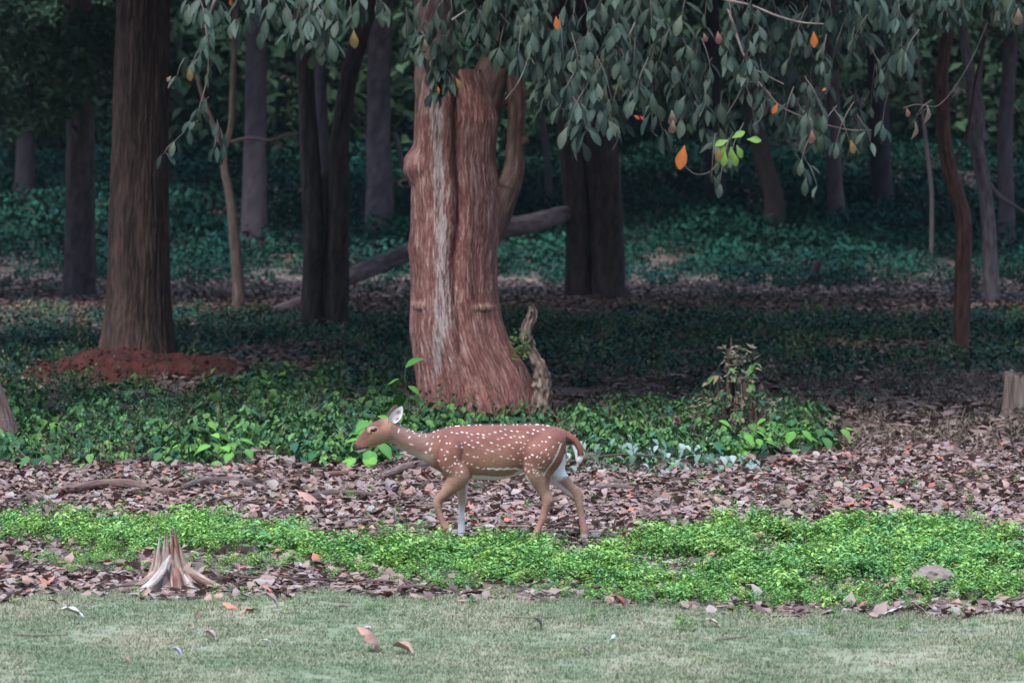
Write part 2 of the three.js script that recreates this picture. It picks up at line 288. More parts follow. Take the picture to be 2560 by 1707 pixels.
  const rust = [0.285, 0.118, 0.085], back = [0.195, 0.072, 0.053], tan = [0.40, 0.245, 0.185], cream = [0.62, 0.52, 0.46], white = [0.82, 0.82, 0.86], dark = [0.035, 0.022, 0.02], greyish = [0.235, 0.14, 0.118];
  const neckBack = [[430, 235], [600, 322], [700, 362], [800, 378], [900, 352], [1050, 298], [1250, 292], [1400, 292], [1550, 286], [1900, 290], [2000, 318], [2090, 355]];
  const bellyL = [[1120, 790], [1180, 772], [1300, 775], [1420, 782], [1520, 785], [1600, 765], [1680, 715], [1720, 690]];
  const topT = []; for (let zx = 440; zx <= 2100; zx += 10) { let y = Y(150); for (let i = 0; i < 80; i++) { const q = sdf(X(zx), y, 0); if (q < 0.0004) break; y -= q * 0.8; } topT.push([zx, 1402 - y * S]); }
  const col = [], nv = pos.length / 3;
  for (let v = 0; v < nv; v++) {
    const x = pos[v * 3], y = pos[v * 3 + 1], z = pos[v * 3 + 2], nx = nor[v * 3], ny = nor[v * 3 + 1], nzv = nor[v * 3 + 2], zx = x * S + 1300, zy = 1402 - y * S;
    const fur = 0.5 + 0.5 * fbm(x * 22 + y * 14, y * 75 - x * 20, z * 40, 3), mot = fbm(x * 7, y * 9, z * 7, 2);
    let c = mixc(rust, back, clamp(0.35 + 1.3 * mot + ss(520, 300, zy) * 0.5));
    c = mixc(c, tan, ss(600, 800, zy + 60 * mot) * 0.75); c = mixc(c, [0.36, 0.19, 0.13], ss(1.1, 0.3, Math.hypot((zx - 1420) / 260, (zy - 600) / 130)) * 0.5); c = mixc(c, [0.17, 0.06, 0.04], ss(1.1, 0.2, Math.hypot((zx - 1000) / 90, (zy - 600) / 110)) * 0.45 + ss(1.1, 0.2, Math.hypot((zx - 1850) / 130, (zy - 580) / 70)) * 0.4);
    const side = Math.sign(z) || 1;
    if (zx < 900) {                                     // neck
      const onNeck = ss(900, 720, zx) ;
      c = mixc(c, greyish, onNeck * 0.75);
      const topL = lut(neckBack, zx), t = (zy - topL) / 200;
      c = mixc(c, cream, ss(0.72, 1.1, t) * onNeck * ss(380, 460, zx) * 0.8);
    }
    if (zx < 470) {                                     // head
      const along = clamp((zx - 95) / 330);
      let f = mixc([0.30, 0.135, 0.095], [0.36, 0.19, 0.13], ss(0.1, 0.8, along) + mot * 0.6);
      const crown = (zx - 95) * 0.78 + (zy - 480);      // height above the line of the nose bridge
      f = mixc(f, [0.17, 0.062, 0.045], ss(40, -15, crown) * ss(430, 330, zx) * 0.9);
      f = mixc(f, cream, ss(0.1, 0.9, (zy - lut([[120, 505], [250, 462], [420, 408]], zx)) / 50) * 0.55);
      c = mixc(c, f, ss(470, 425, zx + (zy - 320) * 0.2));
      const e = Math.hypot((zx - 278) / 58, (zy - 318) / 34); if (Math.abs(z) > 0.02) c = mixc(c, [0.46, 0.28, 0.2], ss(1.15, 0.8, e) * 0.9);
      const e2 = Math.hypot((zx - 285 + (zy - 320) * 0.1) / 31, (zy - 320 + (zx - 285) * 0.25) / 17); if (Math.abs(z) > 0.02) c = mixc(c, [0.015, 0.01, 0.01], ss(1.25, 0.95, e2));
      const e3 = Math.hypot((zx - 256) / 8, (zy - 345) / 20); if (Math.abs(z) > 0.02) c = mixc(c, dark, ss(1.2, 0.7, e3) * 0.8);
      c = mixc(c, [0.02, 0.016, 0.017], ss(1.15, 0.85, Math.hypot((zx - 98) / 26, (zy - 484) / 30)));         // nose
      c = mixc(c, [0.09, 0.05, 0.045], ss(1.2, 0.6, Math.hypot((zx - 128) / 40, (zy - 488) / 28)) * 0.7);
      const mouthY = lut([[110, 512], [150, 506], [200, 492], [225, 484]], zx); if (zx < 232) c = mixc(c, [0.02, 0.012, 0.012], ss(9, 3, Math.abs(zy - mouthY)));
      if (zx < 205) c = mixc(c, white, ss(mouthY + 5, mouthY + 12, zy));
      const browD = Math.hypot((zx - 318) / 14, (zy - 238) / 10); c = mixc(c, [0.1, 0.04, 0.03], ss(1.3, 0.6, browD) * 0.8);
      c = mixc(c, [0.12, 0.06, 0.05], ss(7, 2, Math.abs(zx - lut([[260, 462], [330, 440], [400, 428]].map(a => [a[0], a[1]]), zy))) * ss(250, 290, zy) * ss(410, 380, zy) * 0.5);
    }
    // spine stripe with its own rows of dots
    if (zx > 440 && zx < 2090) {
      const dd = zy - lut(topT, zx);
      c = mixc(c, [0.03, 0.018, 0.018], ss(13, 7, dd) * ss(440, 520, zx) * ss(2050, 1900, zx) * 0.92);
      if (zx > 520 && zx < 1990) { const w = ((zx / 58 + 0.25 * Math.sin(zx * 0.05)) % 1 + 1) % 1; if (Math.abs(w - 0.5) < 0.13 + 0.06 * Math.sin(zx * 0.031) && dd > 5 && dd < 12) c = [0.7, 0.66, 0.64]; }
    }
    for (const s of spots) { const ax = (zx - s[0]), ay = (zy - s[1]); if (Math.abs(ax) < 40 && Math.abs(ay) < 40) { const t = s[2] > s[3] ? 0.22 : -0.35, e = Math.hypot((ax + ay * -t * 0.6) / (s[2] * 0.85), (ay - ax * t) / (s[3] * 0.82)); if (e < 1.25 && Math.abs(z) > 0.02) c = mixc(c, [0.8, 0.77, 0.77], ss(1.25, 0.6, e) * (0.78 + 0.2 * Math.sin(s[0] * 1.7 + s[1]))); } }
    // white line along the flank, and along the back edge of the thigh
    if (zx > 1240 && zx < 1690 && Math.abs(z) > 0.04) { const ly = lut([[1240, 664], [1300, 682], [1380, 678], [1450, 684], [1600, 682], [1690, 690]], zx), w = lut([[1240, 4], [1330, 6], [1440, 9], [1640, 8], [1690, 4]], zx) * (0.8 + 0.3 * Math.sin(zx * 0.07)); if (zx > 1370 || Math.sin(zx * 0.12) > -0.2) c = mixc(c, white, ss(w + 4, w - 2, Math.abs(zy - ly + 4 * Math.sin(zx * 0.09)))); }
    if (zy > 440 && zy < 740 && zx > 1860 && Math.abs(z) > 0.03) { const lx = lut([[440, 2058], [540, 2020], [620, 1975], [680, 1930], [740, 1890]], zy); c = mixc(c, cream, ss(13, 5, Math.abs(zx - lx)) * 0.9); if (zx > lx + 10) c = mixc(c, [0.2, 0.07, 0.04], 0.5); }
    // belly
    if (zx > 1130 && zx < 1700 && !(zx < 1215 && z > 0.05)) { const by = lut(bellyL, zx); c = mixc(c, [0.74, 0.72, 0.72], ss(by - 34, by - 12, zy + 10 * fbm(x * 30, y * 30, z * 30))); }
    // legs: outer side tan, inner side white, white feet
    if (zy > 700 || (zx > 1900 && zy > 500)) {
      const inner = ss(0.01, -0.03, (Math.abs(z) - 0.088)) ;
      const nearSide = z > 0;
      if (zy > 780 && (zx < 1130 || zx > 1700 || zy > 830)) c = mixc([0.41, 0.245, 0.185], [0.31, 0.16, 0.115], clamp(0.4 + mot * 1.5));
      if (!nearSide && zx < 1300 && zy > 760) { c = mixc([0.50, 0.36, 0.29], white, clamp(ss(1000, 1140, zy) + ss(1145, 1160, zx) * 0.9)); }
      if (!nearSide && zx > 1890 && zy > 480) {
        const inw = nzv > -0.2 ? 1 : 0, fx = lut([[500, 2200], [720, 2200], [780, 2120], [820, 2050], [900, 2075], [960, 2150], [1010, 2190]], zy), low = lut([[1935, 800], [2000, 845], [2070, 890], [2150, 960], [2190, 1010]], zx);
        if (inw && zy < 770) c = mixc(c, [0.84, 0.84, 0.92], ss(500, 540, zy));
        else if (zy < 1060) c = mixc(c, [0.8, 0.78, 0.8], clamp(ss(low - 50, low - 14, zy) + ss(fx + 20, fx - 60, zx) * 0.8) * ss(1045, 960, zy) * ss(2195, 2150, zx));
      }
      if (nearSide && zx > 1650 && zy > 740 && zy < 1060) { const fr = lut([[740, 1728], [800, 1762], [860, 1798], [940, 1848], [1000, 1866], [1060, 1872]], zy); c = mixc(c, [0.75, 0.7, 0.68], ss(fr + 8, fr, zx)); const rb = lut([[740, 1930], [800, 1925], [900, 1905], [950, 1915]], zy); c = mixc(c, [0.17, 0.06, 0.035], ss(34, 8, Math.abs(zx - rb)) * ss(900, 760, zy) * 0.8); c = mixc(c, tan, ss(1000, 940, zy) * ss(8, 3, Math.abs(zx - 1898)) * 0.6); }
      if (nearSide && zx < 1160 && zy > 800 && nzv < -0.2) c = mixc(c, white, 0.7);
      if (nearSide && zx < 1100 && zx > 985 && zy > 1240) c = mixc(c, white, ss(990, 1008, zx));
      if (zx > 1700 && zy > 1300) c = mixc(c, white, ss(1310, 1350, zy) * 0.6);
    }
    // tail: rust above, dark inside edge, white below and at the tip
    if (zx > 2105 && zy < 660 && zy > 340) {
      const cx = lut([[380, 2100], [430, 2178], [520, 2226], [620, 2230]], zy), t = zx - cx;
      c = mixc([0.045, 0.02, 0.018], [0.24, 0.075, 0.045], ss(-2, 16, t));
      if (Math.abs(z) < 0.05) c = mixc(c, white, Math.max(ss(560, 590, zy), ss(-8, -22, t) * ss(455, 480, zy)));
    }
    const hair = nz(x * 60 + y * 35, y * 230 - x * 40, z * 90); const wl = Math.min(1, c[2] * 1.6); c = mulc(c, lerp(0.66 + 0.52 * fur + 0.3 * hair, 0.86 + 0.24 * fur + 0.1 * hair, wl)); c = c.map(q => Math.min(q, 0.88));
    col.push(...c);
  }
  const g = new THREE.BufferGeometry();
  g.setAttribute('position', new THREE.BufferAttribute(new Float32Array(pos), 3));
  g.setAttribute('normal', new THREE.BufferAttribute(new Float32Array(nor), 3));
  g.setAttribute('color', new THREE.BufferAttribute(new Float32Array(col), 3));
  g.setIndex(idx);
  const at = G(860 + 1300 / 3.794, 990 + 1402 / 3.794); at.y += 0.004;
  const deer = thing('spotted_deer', 'rust brown deer with white spots walking past the thick red brown tree', 'deer', at);
  mesh('body', g, new THREE.MeshStandardMaterial({ vertexColors: true, roughness: 0.8 }), deer);
  // ears: cupped leaves, pale inside
  function ear(side) {
    const b = new GB(), rows = 14, cs = 12, p0 = [455, 248], ax = V(0.05 + 0.02 * side, 0.112, 0.03 * side);
    for (let r = 0; r <= rows; r++) for (let q = 0; q <= cs; q++) {
      const t = r / rows, a = (q / cs - 0.5) * 2, w = 0.040 * Math.pow(Math.sin(Math.PI * (0.16 + 0.84 * Math.pow(t, 0.85)) * 0.985), 0.75) + 0.001, cup = 0.6 * (1 - 0.55 * t);
      const ang = a * (0.7 + 0.75 * (1 - t)), u = Math.sin(ang) * w / Math.sin(0.7 + 0.75 * (1 - t)), v = (1 - Math.cos(ang)) * w * cup * 1.5;
      const x = X(p0[0]) + ax.x * t + u * 0.97, y = Y(p0[1]) + ax.y * t - u * 0.25, z = 0.036 * side + (0.03 * t + v) * side;
      const rim = Math.abs(a), innerD = ss(0.75, 0.2, Math.hypot((a - 0.05) / 0.75, (t - 0.62) / 0.25)) + ss(0.9, 0.3, Math.hypot((a - 0.45) / 0.4, (t - 0.25) / 0.18));
      let c = mixc([0.72, 0.68, 0.70], [0.23, 0.11, 0.10], clamp(innerD) * 0.85); if (rim > 0.93) c = [0.35, 0.22, 0.18];
      c = mulc(c, rr(0.88, 1.08));
      const k = b.v(x, y, z, c); b.v(x + 0.001, y, z - 0.0035 * side, [0.09, 0.04, 0.032]);
      if (r && q) { const A = k - 2 * (cs + 1) - 2, B = A + 2, C = k - 2, D = k; b.t(A, B, C); b.t(B, D, C); b.t(A + 1, C + 1, B + 1); b.t(B + 1, C + 1, D + 1); }
    }
    return b.geo();
  }
  const furM = new THREE.MeshStandardMaterial({ vertexColors: true, roughness: 0.85, side: THREE.DoubleSide });
  mesh('ear', ear(1), furM, deer); mesh('ear', ear(-1), furM, deer);
  const surfZ = (x, y) => { let z = 0.2; for (let i = 0; i < 60; i++) { const s = sdf(x, y, z); if (s < 0.0003) break; z -= s * 0.8; } return z; };
  for (const side of [1, -1]) {
    const ez = surfZ(X(285), Y(320)), eg = new THREE.SphereGeometry(0.0155, 24, 16); eg.scale(1.15, 0.8, 0.72); eg.rotateZ(-0.2);
    const e = mesh('eye', eg, new THREE.MeshPhysicalMaterial({ color: new THREE.Color(0.012, 0.008, 0.008), roughness: 0.12, clearcoat: 0.6 }), deer); e.position.set(X(285), Y(320), side * (ez - 0.0055));
    const ng = new THREE.SphereGeometry(0.005, 12, 8); ng.scale(1.3, 0.8, 0.6); const nm = mesh('nostril', ng, new THREE.MeshStandardMaterial({ color: new THREE.Color(0.008, 0.006, 0.006), roughness: 0.6 }), deer);
    nm.position.set(X(104), Y(482), side * (surfZ(X(104), Y(482)) - 0.0012));
  }
  // cloven hooves
  const hoofM = new THREE.MeshStandardMaterial({ color: new THREE.Color(0.03, 0.025, 0.024), roughness: 0.55 });
  for (const [zx, zy, z, rot, c] of [[1020, 1300, 0.08, 1.15, 0], [1102, 1376, -0.085, 0.1, 0], [1778, 1378, 0.09, 0.25, 0], [2284, 1378, -0.09, 0.05, 0]]) {
    const b = new GB();
    for (const s of [-1, 1]) b.tube([V(0.004, 0.022, s * 0.008), V(-0.006, 0.0, s * 0.010), V(-0.018, -0.014, s * 0.011)], [0.012, 0.0135, 0.006], { seg: 10 });
    const m = mesh('hoof', b.geo(), hoofM, deer); m.position.set(X(zx), Y(zy) + (zy > 1350 ? 0.004 : 0), z); m.rotation.z = rot;
  }
  return deer;
}
// ---------------------------------------------------------------- zones of the clearing, given in photo pixels and laid on the ground
const lawnEdge = px => lut([[0, 1496], [150, 1480], [300, 1490], [600, 1492], [800, 1480], [1000, 1486], [1300, 1500], [1500, 1508], [1700, 1522], [2000, 1528], [2560, 1534]], px) + 16 * nz(px / 70, 2.2) + 8 * nz(px / 23, 5.2);
const herbTop = px => lut([[0, 1300], [200, 1300], [450, 1292], [700, 1325], [880, 1350], [1000, 1368], [1300, 1378], [1480, 1378], [1660, 1340], [1800, 1318], [2000, 1335], [2200, 1325], [2560, 1335]], px) + 12 * nz(px / 80, 7.7);
const herbBot = px => lut([[0, 1400], [200, 1432], [350, 1440], [480, 1440], [700, 1440], [900, 1460], [1200, 1486], [1500, 1504], [1600, 1520], [2560, 1524]], px) + 14 * nz(px / 90, 1.7);
function herbD(px, py, x, d) {
  const a = ss(-12, 14, py - herbTop(px)) * ss(12, -14, py - herbBot(px));
  const n = fbm(x * 1.1, d * 0.8, 4, 2), right = ss(820, 1250, px);
  let k = a * lerp(ss(-0.22, 0.12, n) * 0.85, ss(-0.34, 0.02, n + 0.25 * nz(x * 4, d * 3, 9)), right);
  k *= 1 - 0.8 * ss(1.2, 0.6, Math.hypot((px - 2330) / 90, (py - 1455) / 40));
  k *= 1 - 0.85 * ss(1.2, 0.7, Math.hypot((px - 430) / 130, (py - 1490) / 55));
  return clamp(k);
}
const litterTop = px => lut([[0, 1165], [200, 1172], [600, 1172], [900, 1180], [1200, 1172], [1450, 1190], [1800, 1195], [1880, 1145], [2080, 1130], [2250, 1110], [2560, 1095]], px) + 26 * nz(px / 140, 9.4) + 16 * nz(px / 45, 3.1);
function litterD(px, py) {
  const le = lawnEdge(px);
  let k = ss(-45, -15, py - litterTop(px)) * ss(18, -16, py - le);
  k *= 1 - 0.8 * herbD(px, py, (px - 1280) / 360, 26);
  return Math.max(k, 0.012 * ss(1680, 1500, py));
}
const onMound = (px, py) => ss(1.15, 0.95, Math.hypot((px - 330) / 295, (py - 948) / 30));
function coverD(px, py, x, d) {                       // broad leaved ground cover
  const n = fbm(x * 0.8, d * 0.35, 12, 2);
  const left = ss(1030, 960, px) * ss(925 + 40 * nz(px / 90, 2), 1000, py) * ss(8, -12, py - litterTop(px)) * lerp(0.3, 1, ss(960, 1100, py)) * ss(-0.25, 0.12, n + 0.12 + 0.3 * nz(x * 2.6, d * 0.9, 7));
  const mid = ss(990, 1020, px) * ss(1440, 1380, px) * ss(1060, 1075, py) * ss(1165, 1120, py) * 0.8;
  const right = ss(1380, 1440, px) * ss(2150, 1980, px) * ss(1035, 1075, py) * ss(6, -12, py - litterTop(px)) * ss(-0.3, 0.05, n + (px > 1720 && px < 2060 ? 0.3 : 0));
  return clamp(Math.max(left, mid, right)) * (1 - onMound(px, py));
}
function darkD(px, py, x, d) {                         // low dark plants in the shade of the trees
  const n = fbm(x * 0.35, d * 0.12, 21, 3); py += 34 * fbm(px / 260, d * 0.03, 5, 2) + 12 * nz(px / 60, 4);
  let k = ss(765, 800, py) * ss(985, 950, py) * ss(-0.28, 0.05, n + 0.12);
  if (px > 1300) k = ss(772, 800, py) * ss(1010, 900, py) * ss(-0.25, 0.05, n + 0.15 * ss(900, 800, py));
  if (px > 1300 && py > 900) k = Math.max(k, 0.3 * ss(-0.1, 0.2, n) * ss(1100, 1060, py));
  if (px < 620) k *= ss(740, 880, py);
  if (py > 700 && py < 765) k = Math.max(k, 0.2 * ss(0, 0.3, n));
  return clamp(k) * (1 - onMound(px, py));
}
const soil = [0.085, 0.058, 0.048], litterC = [0.18, 0.13, 0.11], lawnC = [0.19, 0.225, 0.145];

function buildGround() {
  const ds = [], xs = [];
  for (const [a, b, s] of [[-420, 0, 40], [0, 16, 2], [16, 34, 0.1], [34, 60, 0.25], [60, 110, 0.7], [110, 260, 3], [260, 700, 55]]) for (let d = a; d < b - 1e-6; d += s) ds.push(d);
  ds.push(700);
  for (let x = 0; x < 7; x += 0.065) xs.push(x);
  for (let x = 7; x < 22; x += 0.3) xs.push(x);
  for (let x = 22; x < 60; x += 3) xs.push(x);
  for (const x of [60, 90, 150, 260, 450]) xs.push(x);
  const X = [...xs.slice(1).map(a => -a).reverse(), ...xs], b = new GB();
  for (const d of ds) for (const x of X) {
    let c;
    const y = H(x, d);
    if (d < 8) c = lawnC;
    else {
      const [px, py] = project(x, y, d), q = clamp(px, -300, 2860);
      const g = fbm(x * 2.2, d * 1.6, 1, 3), f = nz(x * 14, d * 11, 2);
      const lawn = ss(-6, 14, py - lawnEdge(q));
      c = mixc(litterC, soil, clamp(0.45 + 1.2 * g + 0.5 * f));
      c = mixc(c, mulc(mixc(lawnC, [0.29, 0.285, 0.2], clamp(0.35 + 1.5 * fbm(x * 1.3, d * 0.7, 33, 3))), 1 + 0.35 * f), lawn);
    }
    b.v(x, y, -d, c);
  }
  const W = X.length;
  for (let r = 1; r < ds.length; r++) for (let i = 1; i < W; i++) { const a = (r - 1) * W + i - 1, e = a + W; b.t(a, a + 1, e); b.t(a + 1, e + 1, e); }
  const m = mesh('ground', b.geo(), soilMat, scene); m.userData.kind = 'structure';
}
buildGround();

// scatter points over the visible wedge of ground between two distances; dens(px, py, x, d) in 0..1
function scatter(n, d0, d1, dens, margin = 0.9) {
  const out = [];
  for (let i = 0; i < n; i++) {
    const d = Math.sqrt(lerp(d0 * d0, d1 * d1, R())), w = 0.138 * d + margin, x = rr(-w, w), y = H(x, d), [px, py] = project(x, y, d);
    if (R() < dens(clamp(px, -300, 2860), py, x, d)) out.push({ x, y, d, px, py });
  }
  return out;
}
const TM = (x, y, z, ry, s, rx = 0, rz = 0, sy = s) => new THREE.Matrix4().compose(V(x, y, z), new THREE.Quaternion().setFromEuler(new THREE.Euler(rx, ry, rz, 'YXZ')), V(s, sy, s));
// ---------------------------------------------------------------- trees
const barkCol = (base, light, amt = 1, fu = 9, fv = 1.4) => (th0, s, m, p) => {
  const th = th0 + 0.12 * nz(Math.cos(th0) * 4, Math.sin(th0) * 4, m * 3), a = Math.cos(th), b = Math.sin(th), n = nz(a * fu, b * fu, m * fv * 2), n2 = fbm(a * 2 + 7, b * 2, m * 0.7, 2), n3 = nz(a * 24, b * 24, m * 9);
  return mulc(mixc(base, light, clamp(0.35 + (0.7 * n + 0.8 * n2 + 0.35 * n3) * amt)), 1);
};
const barkDisp = (amp, fu = 5, fv = 0.9, lobes = 0.05) => (th, s, m) => 1 + lobes * nz(Math.cos(th) * 1.1 + 3, Math.sin(th) * 1.1, m * 0.4) + amp * (1 - Math.abs(nz(Math.cos(th) * fu, Math.sin(th) * fu, m * fv)) * 3) + amp * 0.6 * nz(Math.cos(th) * fu * 2.5, Math.sin(th) * fu * 2.5, m * fv * 3);

// leaf clump for crowns and thickets: small folded leaves through a ball
function clumpGeo(n, rad, len, wid, tone, flat = 0.75) {
  const b = new GB();
  for (let i = 0; i < n; i++) {
    const a = rr(0, 6.283), u = rr(-1, 1), q = Math.cbrt(R()) * rad, o = V(Math.cos(a) * Math.sqrt(1 - u * u) * q, u * q * flat, Math.sin(a) * Math.sqrt(1 - u * u) * q);
    const dir = V(rr(-1, 1), rr(-1.1, 0.3), rr(-1, 1)), up = V(rr(-0.8, 0.8), 1, rr(-0.8, 0.8)), c = mulc(mixc(tone[0], tone[1], R()), rr(0.75, 1.2)), L = len * rr(0.7, 1.25);
    b.chip(o, dir, up, L, wid * rr(0.8, 1.2), c);
  }
  return b.geo();
}
const crownTone = [[0.028, 0.062, 0.034], [0.05, 0.09, 0.048]];
const crownClump = clumpGeo(90, 0.95, 0.42, 0.24, crownTone);
function addCrown(tree, cx, cy, cz, r, ry, n) {
  const mats = [], cols = [];
  n = Math.round(n * 1.35); r *= 1.1;  // crowns widened and thickened, mostly out of view, to darken the wood below
  for (let i = 0; i < n; i++) {
    const a = rr(0, 6.283), u = rr(-1, 1), q = Math.pow(R(), 0.45), x = Math.cos(a) * Math.sqrt(1 - u * u) * q * r, z = Math.sin(a) * Math.sqrt(1 - u * u) * q * r, y = u * q * ry;
    mats.push(TM(cx + x - tree.position.x, cy + y - tree.position.y, cz + z - tree.position.z, rr(0, 6.28), rr(0.8, 1.5)));
    const k = rr(0.75, 1.2); cols.push([k, k, k * rr(0.9, 1.15)]);
  }
  instanced('crown', crownClump, farLeafMat, mats, cols, tree);
}
// pts [px, py, half width px] from the foot up, at distance d
function simpleTree(o) {
  const foot = o.foot ? o.foot : (() => { const p = P(o.stems[0][0][0], o.stems[0][0][1], o.d); p.y = H(p.x, o.d) - 0.05; return p; })();
  const k = M_PER_PX(o.d), tree = thing(o.name || 'forest_tree', o.label, 'tree', foot, o.group);
  o.stems.forEach((st, i) => {
    const pts = st.map(q => P(q[0], q[1], o.d - (q[3] || 0))), rad = st.map(q => q[2] * k);
    if (i === 0 || o.rooted) { const p = pts[0].clone(); p.y = Math.min(p.y, foot.y) - 0.15; pts.unshift(p); rad.unshift(rad[0] * 1.15); }
    const b = new GB(); b.tube(pts, rad, { seg: o.seg || 28, step: o.step || 0.1, col: barkCol(o.base, o.light, 1, o.fu || 9), disp: barkDisp(o.amp ?? 0.035, o.fu2 || 5, 0.9, o.lobes ?? 0.06), uvs: 0.6 });
    mesh(i === 0 ? 'trunk' : (o.names?.[i] || 'stem'), b.geo(foot), barkMat, tree);
  });
  if (o.crown) { const c = o.crown; addCrown(tree, foot.x + (c[3] || 0), c[0], foot.z + (c[4] || 0), c[1], c[2], c[5] || 130); }
  return tree;
}
const dirt = srgb;
// tall furrowed tree on the red mound
simpleTree({ d: 50, label: 'tall straight trunk with furrowed dark brown bark rising from the red mound', foot: V(P(345, 885, 50).x, 0.3, -50),
  stems: [[[343, 905, 112], [343, 880, 98], [343, 845, 90], [344, 790, 82], [345, 700, 76], [346, 560, 73], [349, 380, 69], [353, 180, 67], [357, 0, 65], [360, -250, 62], [362, -700, 52], [362, -1300, 30]]],
  base: [0.028, 0.016, 0.013], light: [0.12, 0.076, 0.062], fu: 16, fu2: 12, amp: 0.045, lobes: 0.04, seg: 150, step: 0.02, crown: [11, 8, 3, -1, -4, 230] });
// grey-violet trunk, far left
simpleTree({ d: 91, label: 'grey trunk with a split dark side standing left behind the mound tree',
  stems: [[[196, 748, 52], [197, 715, 44], [199, 650, 39], [200, 520, 37], [200, 400, 36], [199, 280, 34], [197, 150, 32], [195, 0, 31], [192, -300, 26], [190, -600, 14]]],
  base: [0.065, 0.05, 0.05], light: [0.17, 0.135, 0.14], lobes: 0.1, crown: [11, 9, 3.2, -3, 4, 270] });
// slim pale forked tree
simpleTree({ d: 79, name: 'young_tree', label: 'slim pale crooked tree forked at mid height between the two thick dark trunks', rooted: false,
  stems: [[[597, 785, 17], [594, 700, 14], [588, 630, 14], [582, 560, 13], [572, 480, 11], [562, 430, 10], [560, 380, 9], [576, 320, 8], [580, 240, 8], [584, 150, 8], [588, 40, 7], [590, -120, 5]], [[562, 420, 9], [548, 360, 7], [535, 320, 7], [522, 288, 7], [505, 240, 5], [480, 150, 4]], [[575, 355, 5], [620, 345, 4], [680, 350, 4], [725, 335, 5], [740, 350, 3]]], names: [0, 'branch', 'branch'],
  base: [0.1, 0.065, 0.055], light: [0.26, 0.19, 0.165], seg: 16, step: 0.05, lobes: 0.12, crown: [8.6, 2.4, 1.4, 0, -1, 40] });
// dark double trunk
simpleTree({ d: 68, label: 'dark double trunk leaning apart left of the thick red brown tree', rooted: true,
  stems: [[[780, 832, 36], [781, 790, 31], [783, 700, 28], [785, 600, 28], [782, 520, 27], [777, 420, 25], [770, 320, 23], [763, 200, 21], [756, 60, 20], [748, -120, 18], [750, -500, 10]], [[843, 834, 34], [842, 790, 29], [845, 700, 27], [845, 600, 27], [848, 480, 28], [846, 400, 26], [852, 320, 23], [868, 210, 22], [894, 110, 22], [924, 0, 22], [940, -160, 20], [1000, -500, 10]], [[818, 440, 12], [845, 415, 9], [866, 390, 7], [876, 380, 5]]], names: [0, 'stem', 'branch_stub'],
  base: [0.028, 0.021, 0.019], light: [0.095, 0.072, 0.064], seg: 30, step: 0.06, lobes: 0.14, crown: [11, 8.5, 3, 2.5, 0, 260] });
// broad twin trunk right of the middle
simpleTree({ d: 89.5, label: 'broad dark trunk with a deep cleft right of the thick red brown tree', rooted: true,
  stems: [[[1446, 752, 42], [1445, 720, 35], [1446, 640, 32], [1443, 540, 31], [1434, 430, 31], [1422, 320, 29], [1410, 220, 28], [1402, 100, 27], [1396, -40, 26], [1380, -300, 16]], [[1526, 754, 50], [1522, 715, 42], [1520, 640, 41], [1516, 540, 42], [1508, 430, 42], [1498, 320, 41], [1488, 200, 40], [1480, 60, 38], [1480, -100, 34], [1490, -400, 20]]],
  base: [0.035, 0.026, 0.026], light: [0.11, 0.08, 0.078], seg: 36, step: 0.08, lobes: 0.12, crown: [11.5, 9, 3.2, 2, 4, 300] });
// slender reddish tree at the right
simpleTree({ d: 57.5, label: 'slender crooked tree with reddish brown peeling bark', 
  stems: [[[2399, 892, 26], [2402, 850, 22], [2406, 760, 22], [2409, 660, 21], [2410, 590, 20], [2408, 540, 20], [2392, 480, 19], [2374, 420, 18], [2363, 350, 17], [2358, 260, 17], [2356, 180, 16], [2366, 110, 15], [2374, 50, 14], [2380, -40, 13], [2400, -250, 10], [2410, -500, 5]], [[2392, 470, 5], [2391, 420, 4], [2400, 380, 3], [2420, 330, 3], [2440, 200, 3], [2465, 90, 3]]], names: [0, 'branch'],
  base: [0.035, 0.016, 0.013], light: [0.15, 0.072, 0.055], seg: 24, step: 0.05, lobes: 0.14, crown: [10, 7.5, 2.6, 1, -2, 220] });
// pale twisted tree behind it
simpleTree({ d: 84.5, label: 'pale twisted grey tree with several thin stems behind the slender reddish tree',
  stems: [[[2479, 768, 25], [2480, 730, 22], [2476, 650, 19], [2472, 560, 18], [2464, 480, 17], [2454, 420, 18], [2442, 360, 18], [2436, 300, 16], [2428, 220, 12], [2414, 140, 9], [2408, 60, 8], [2404, -60, 7]], [[2450, 350, 14], [2452, 270, 11], [2436, 200, 9], [2420, 120, 8], [2412, 60, 7]], [[2470, 455, 7], [2500, 490, 6], [2530, 510, 5], [2570, 535, 4]], [[2440, 330, 8], [2444, 240, 6], [2456, 140, 5], [2466, 60, 4], [2470, -60, 3]]], names: [0, 'stem', 'branch', 'stem'],
  base: [0.1, 0.08, 0.085], light: [0.31, 0.26, 0.27], seg: 18, step: 0.06, lobes: 0.14, crown: [11.5, 8, 3, 3, 2, 240] });
// leaning trunk cut by the left edge
simpleTree({ d: 35.8, label: 'leaning grey brown trunk beside the broadleaf plants at the clearing edge',
  stems: [[[-2, 1128, 62], [-8, 1090, 54], [-22, 1030, 46], [-42, 960, 40], [-75, 860, 38], [-130, 700, 36], [-200, 480, 33], [-280, 200, 30], [-360, -150, 22]]],
  base: [0.12, 0.075, 0.062], light: [0.27, 0.19, 0.165], seg: 30, step: 0.05, crown: [7.5, 2.5, 1.5, -3, -1, 40] });
